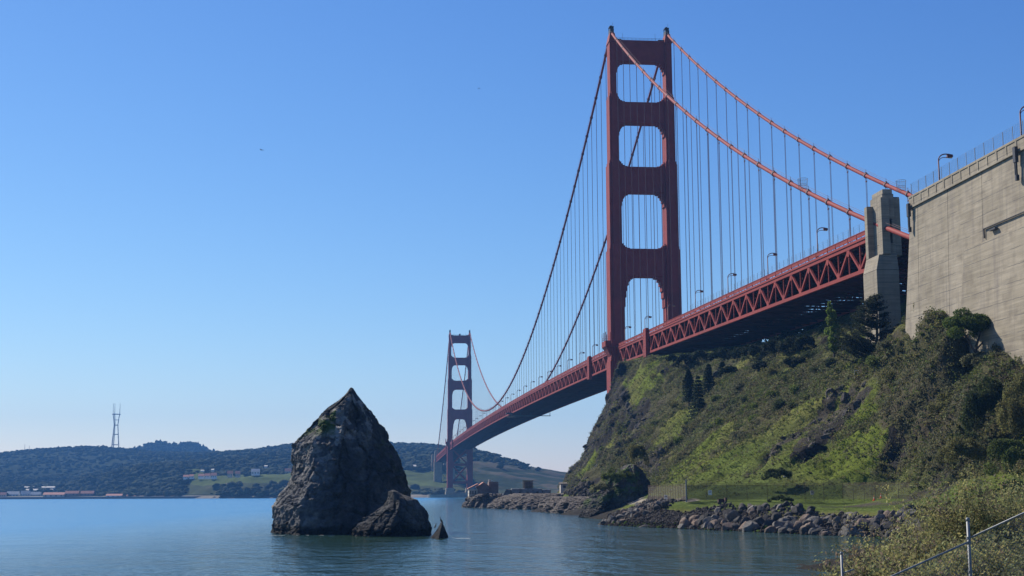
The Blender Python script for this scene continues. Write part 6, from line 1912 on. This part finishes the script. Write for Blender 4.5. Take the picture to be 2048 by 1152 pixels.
for px, py, lab in ((49, 889, "thin radio antenna on the ridge, left of the pair"), (58, 892, "thin radio antenna on the ridge, right of the pair")):
    a = far_pt(px, 908, 4050)
    tag(MB().tube([(0, 0, 0), (0, 0, (908-py)*4050/FPX)], [0.8, 0.4], 5).build("radio_antenna", MAT['radio'], None, loc=tuple(a)), lab, "antenna")
# ------------------------------------------------------------------ birds
def cormorant(loc, rz, label, s=1.0):
    T = empty("cormorant", loc, None, rz); T.scale = (s, s, s); tag(T, label, "bird")
    m = MB(); m.tube([(-0.30, 0, 0.06), (-0.2, 0, 0.16), (-0.08, 0, 0.30), (0.03, 0, 0.45), (0.07, 0, 0.56), (0.06, 0, 0.68), (0.08, 0, 0.78), (0.14, 0, 0.82), (0.20, 0, 0.81)], [0.02, 0.05, 0.11, 0.115, 0.075, 0.045, 0.04, 0.05, 0.02], 10)
    m.build("body", MAT['feather'], T, True)
    MB().tube([(0.19, 0, 0.81), (0.30, 0, 0.80)], [0.014, 0.006], 6).build("beak", MAT['dark_steel'], T)
    for sy in (-0.05, 0.05): MB().tube([(-0.03, sy, 0.22), (-0.02, sy, 0.0), (0.06, sy, 0.0)], [0.02, 0.015, 0.012], 5).build("leg", MAT['dark_steel'], T)
p = far_pt(884, 1047, -460-CAM.y); cormorant((p[0]-0.1, p[1], p[2]-0.05), R(200), "black bird standing upright on top of the small pointed rock")
p = far_pt(871, 1056, -460-CAM.y); cormorant((p[0], p[1], p[2]-0.05), R(20), "black bird on the lower left of the small pointed rock", 0.8)
def gull(loc, rz, label, s):
    T = empty("flying_bird", loc, None, rz); T.scale = (s, s, s); tag(T, label, "bird")
    MB().tube([(-0.34, 0, 0), (-0.2, 0, 0.0), (0, 0, 0.0), (0.16, 0, 0.02), (0.26, 0, 0.03), (0.34, 0, 0.02)], [0.05, 0.05, 0.085, 0.07, 0.05, 0.01], 8).build("body", MAT['feather'], T, True)
    for sg in (-1, 1):
        MB().hexa([(-0.1, sg*0.04, 0.0), (0.12, sg*0.04, 0.0), (0.10, sg*0.45, 0.12), (-0.12, sg*0.45, 0.12)], [(-0.1, sg*0.04, 0.03), (0.12, sg*0.04, 0.03), (0.10, sg*0.45, 0.14), (-0.12, sg*0.45, 0.14)]).hexa([(-0.12, sg*0.451, 0.12), (0.10, sg*0.451, 0.12), (-0.02, sg*0.85, 0.06), (-0.14, sg*0.85, 0.06)], [(-0.12, sg*0.451, 0.14), (0.10, sg*0.451, 0.14), (-0.02, sg*0.85, 0.075), (-0.14, sg*0.85, 0.075)]).build("wing", MAT['feather'], T)
gull(tuple(far_pt(523, 300, 330)), R(150), "dark bird flying across the empty sky left of centre", 1.0)
gull(tuple(far_pt(958, 177, 480)), R(20), "tiny dark bird high in the sky left of the near tower", 0.9)
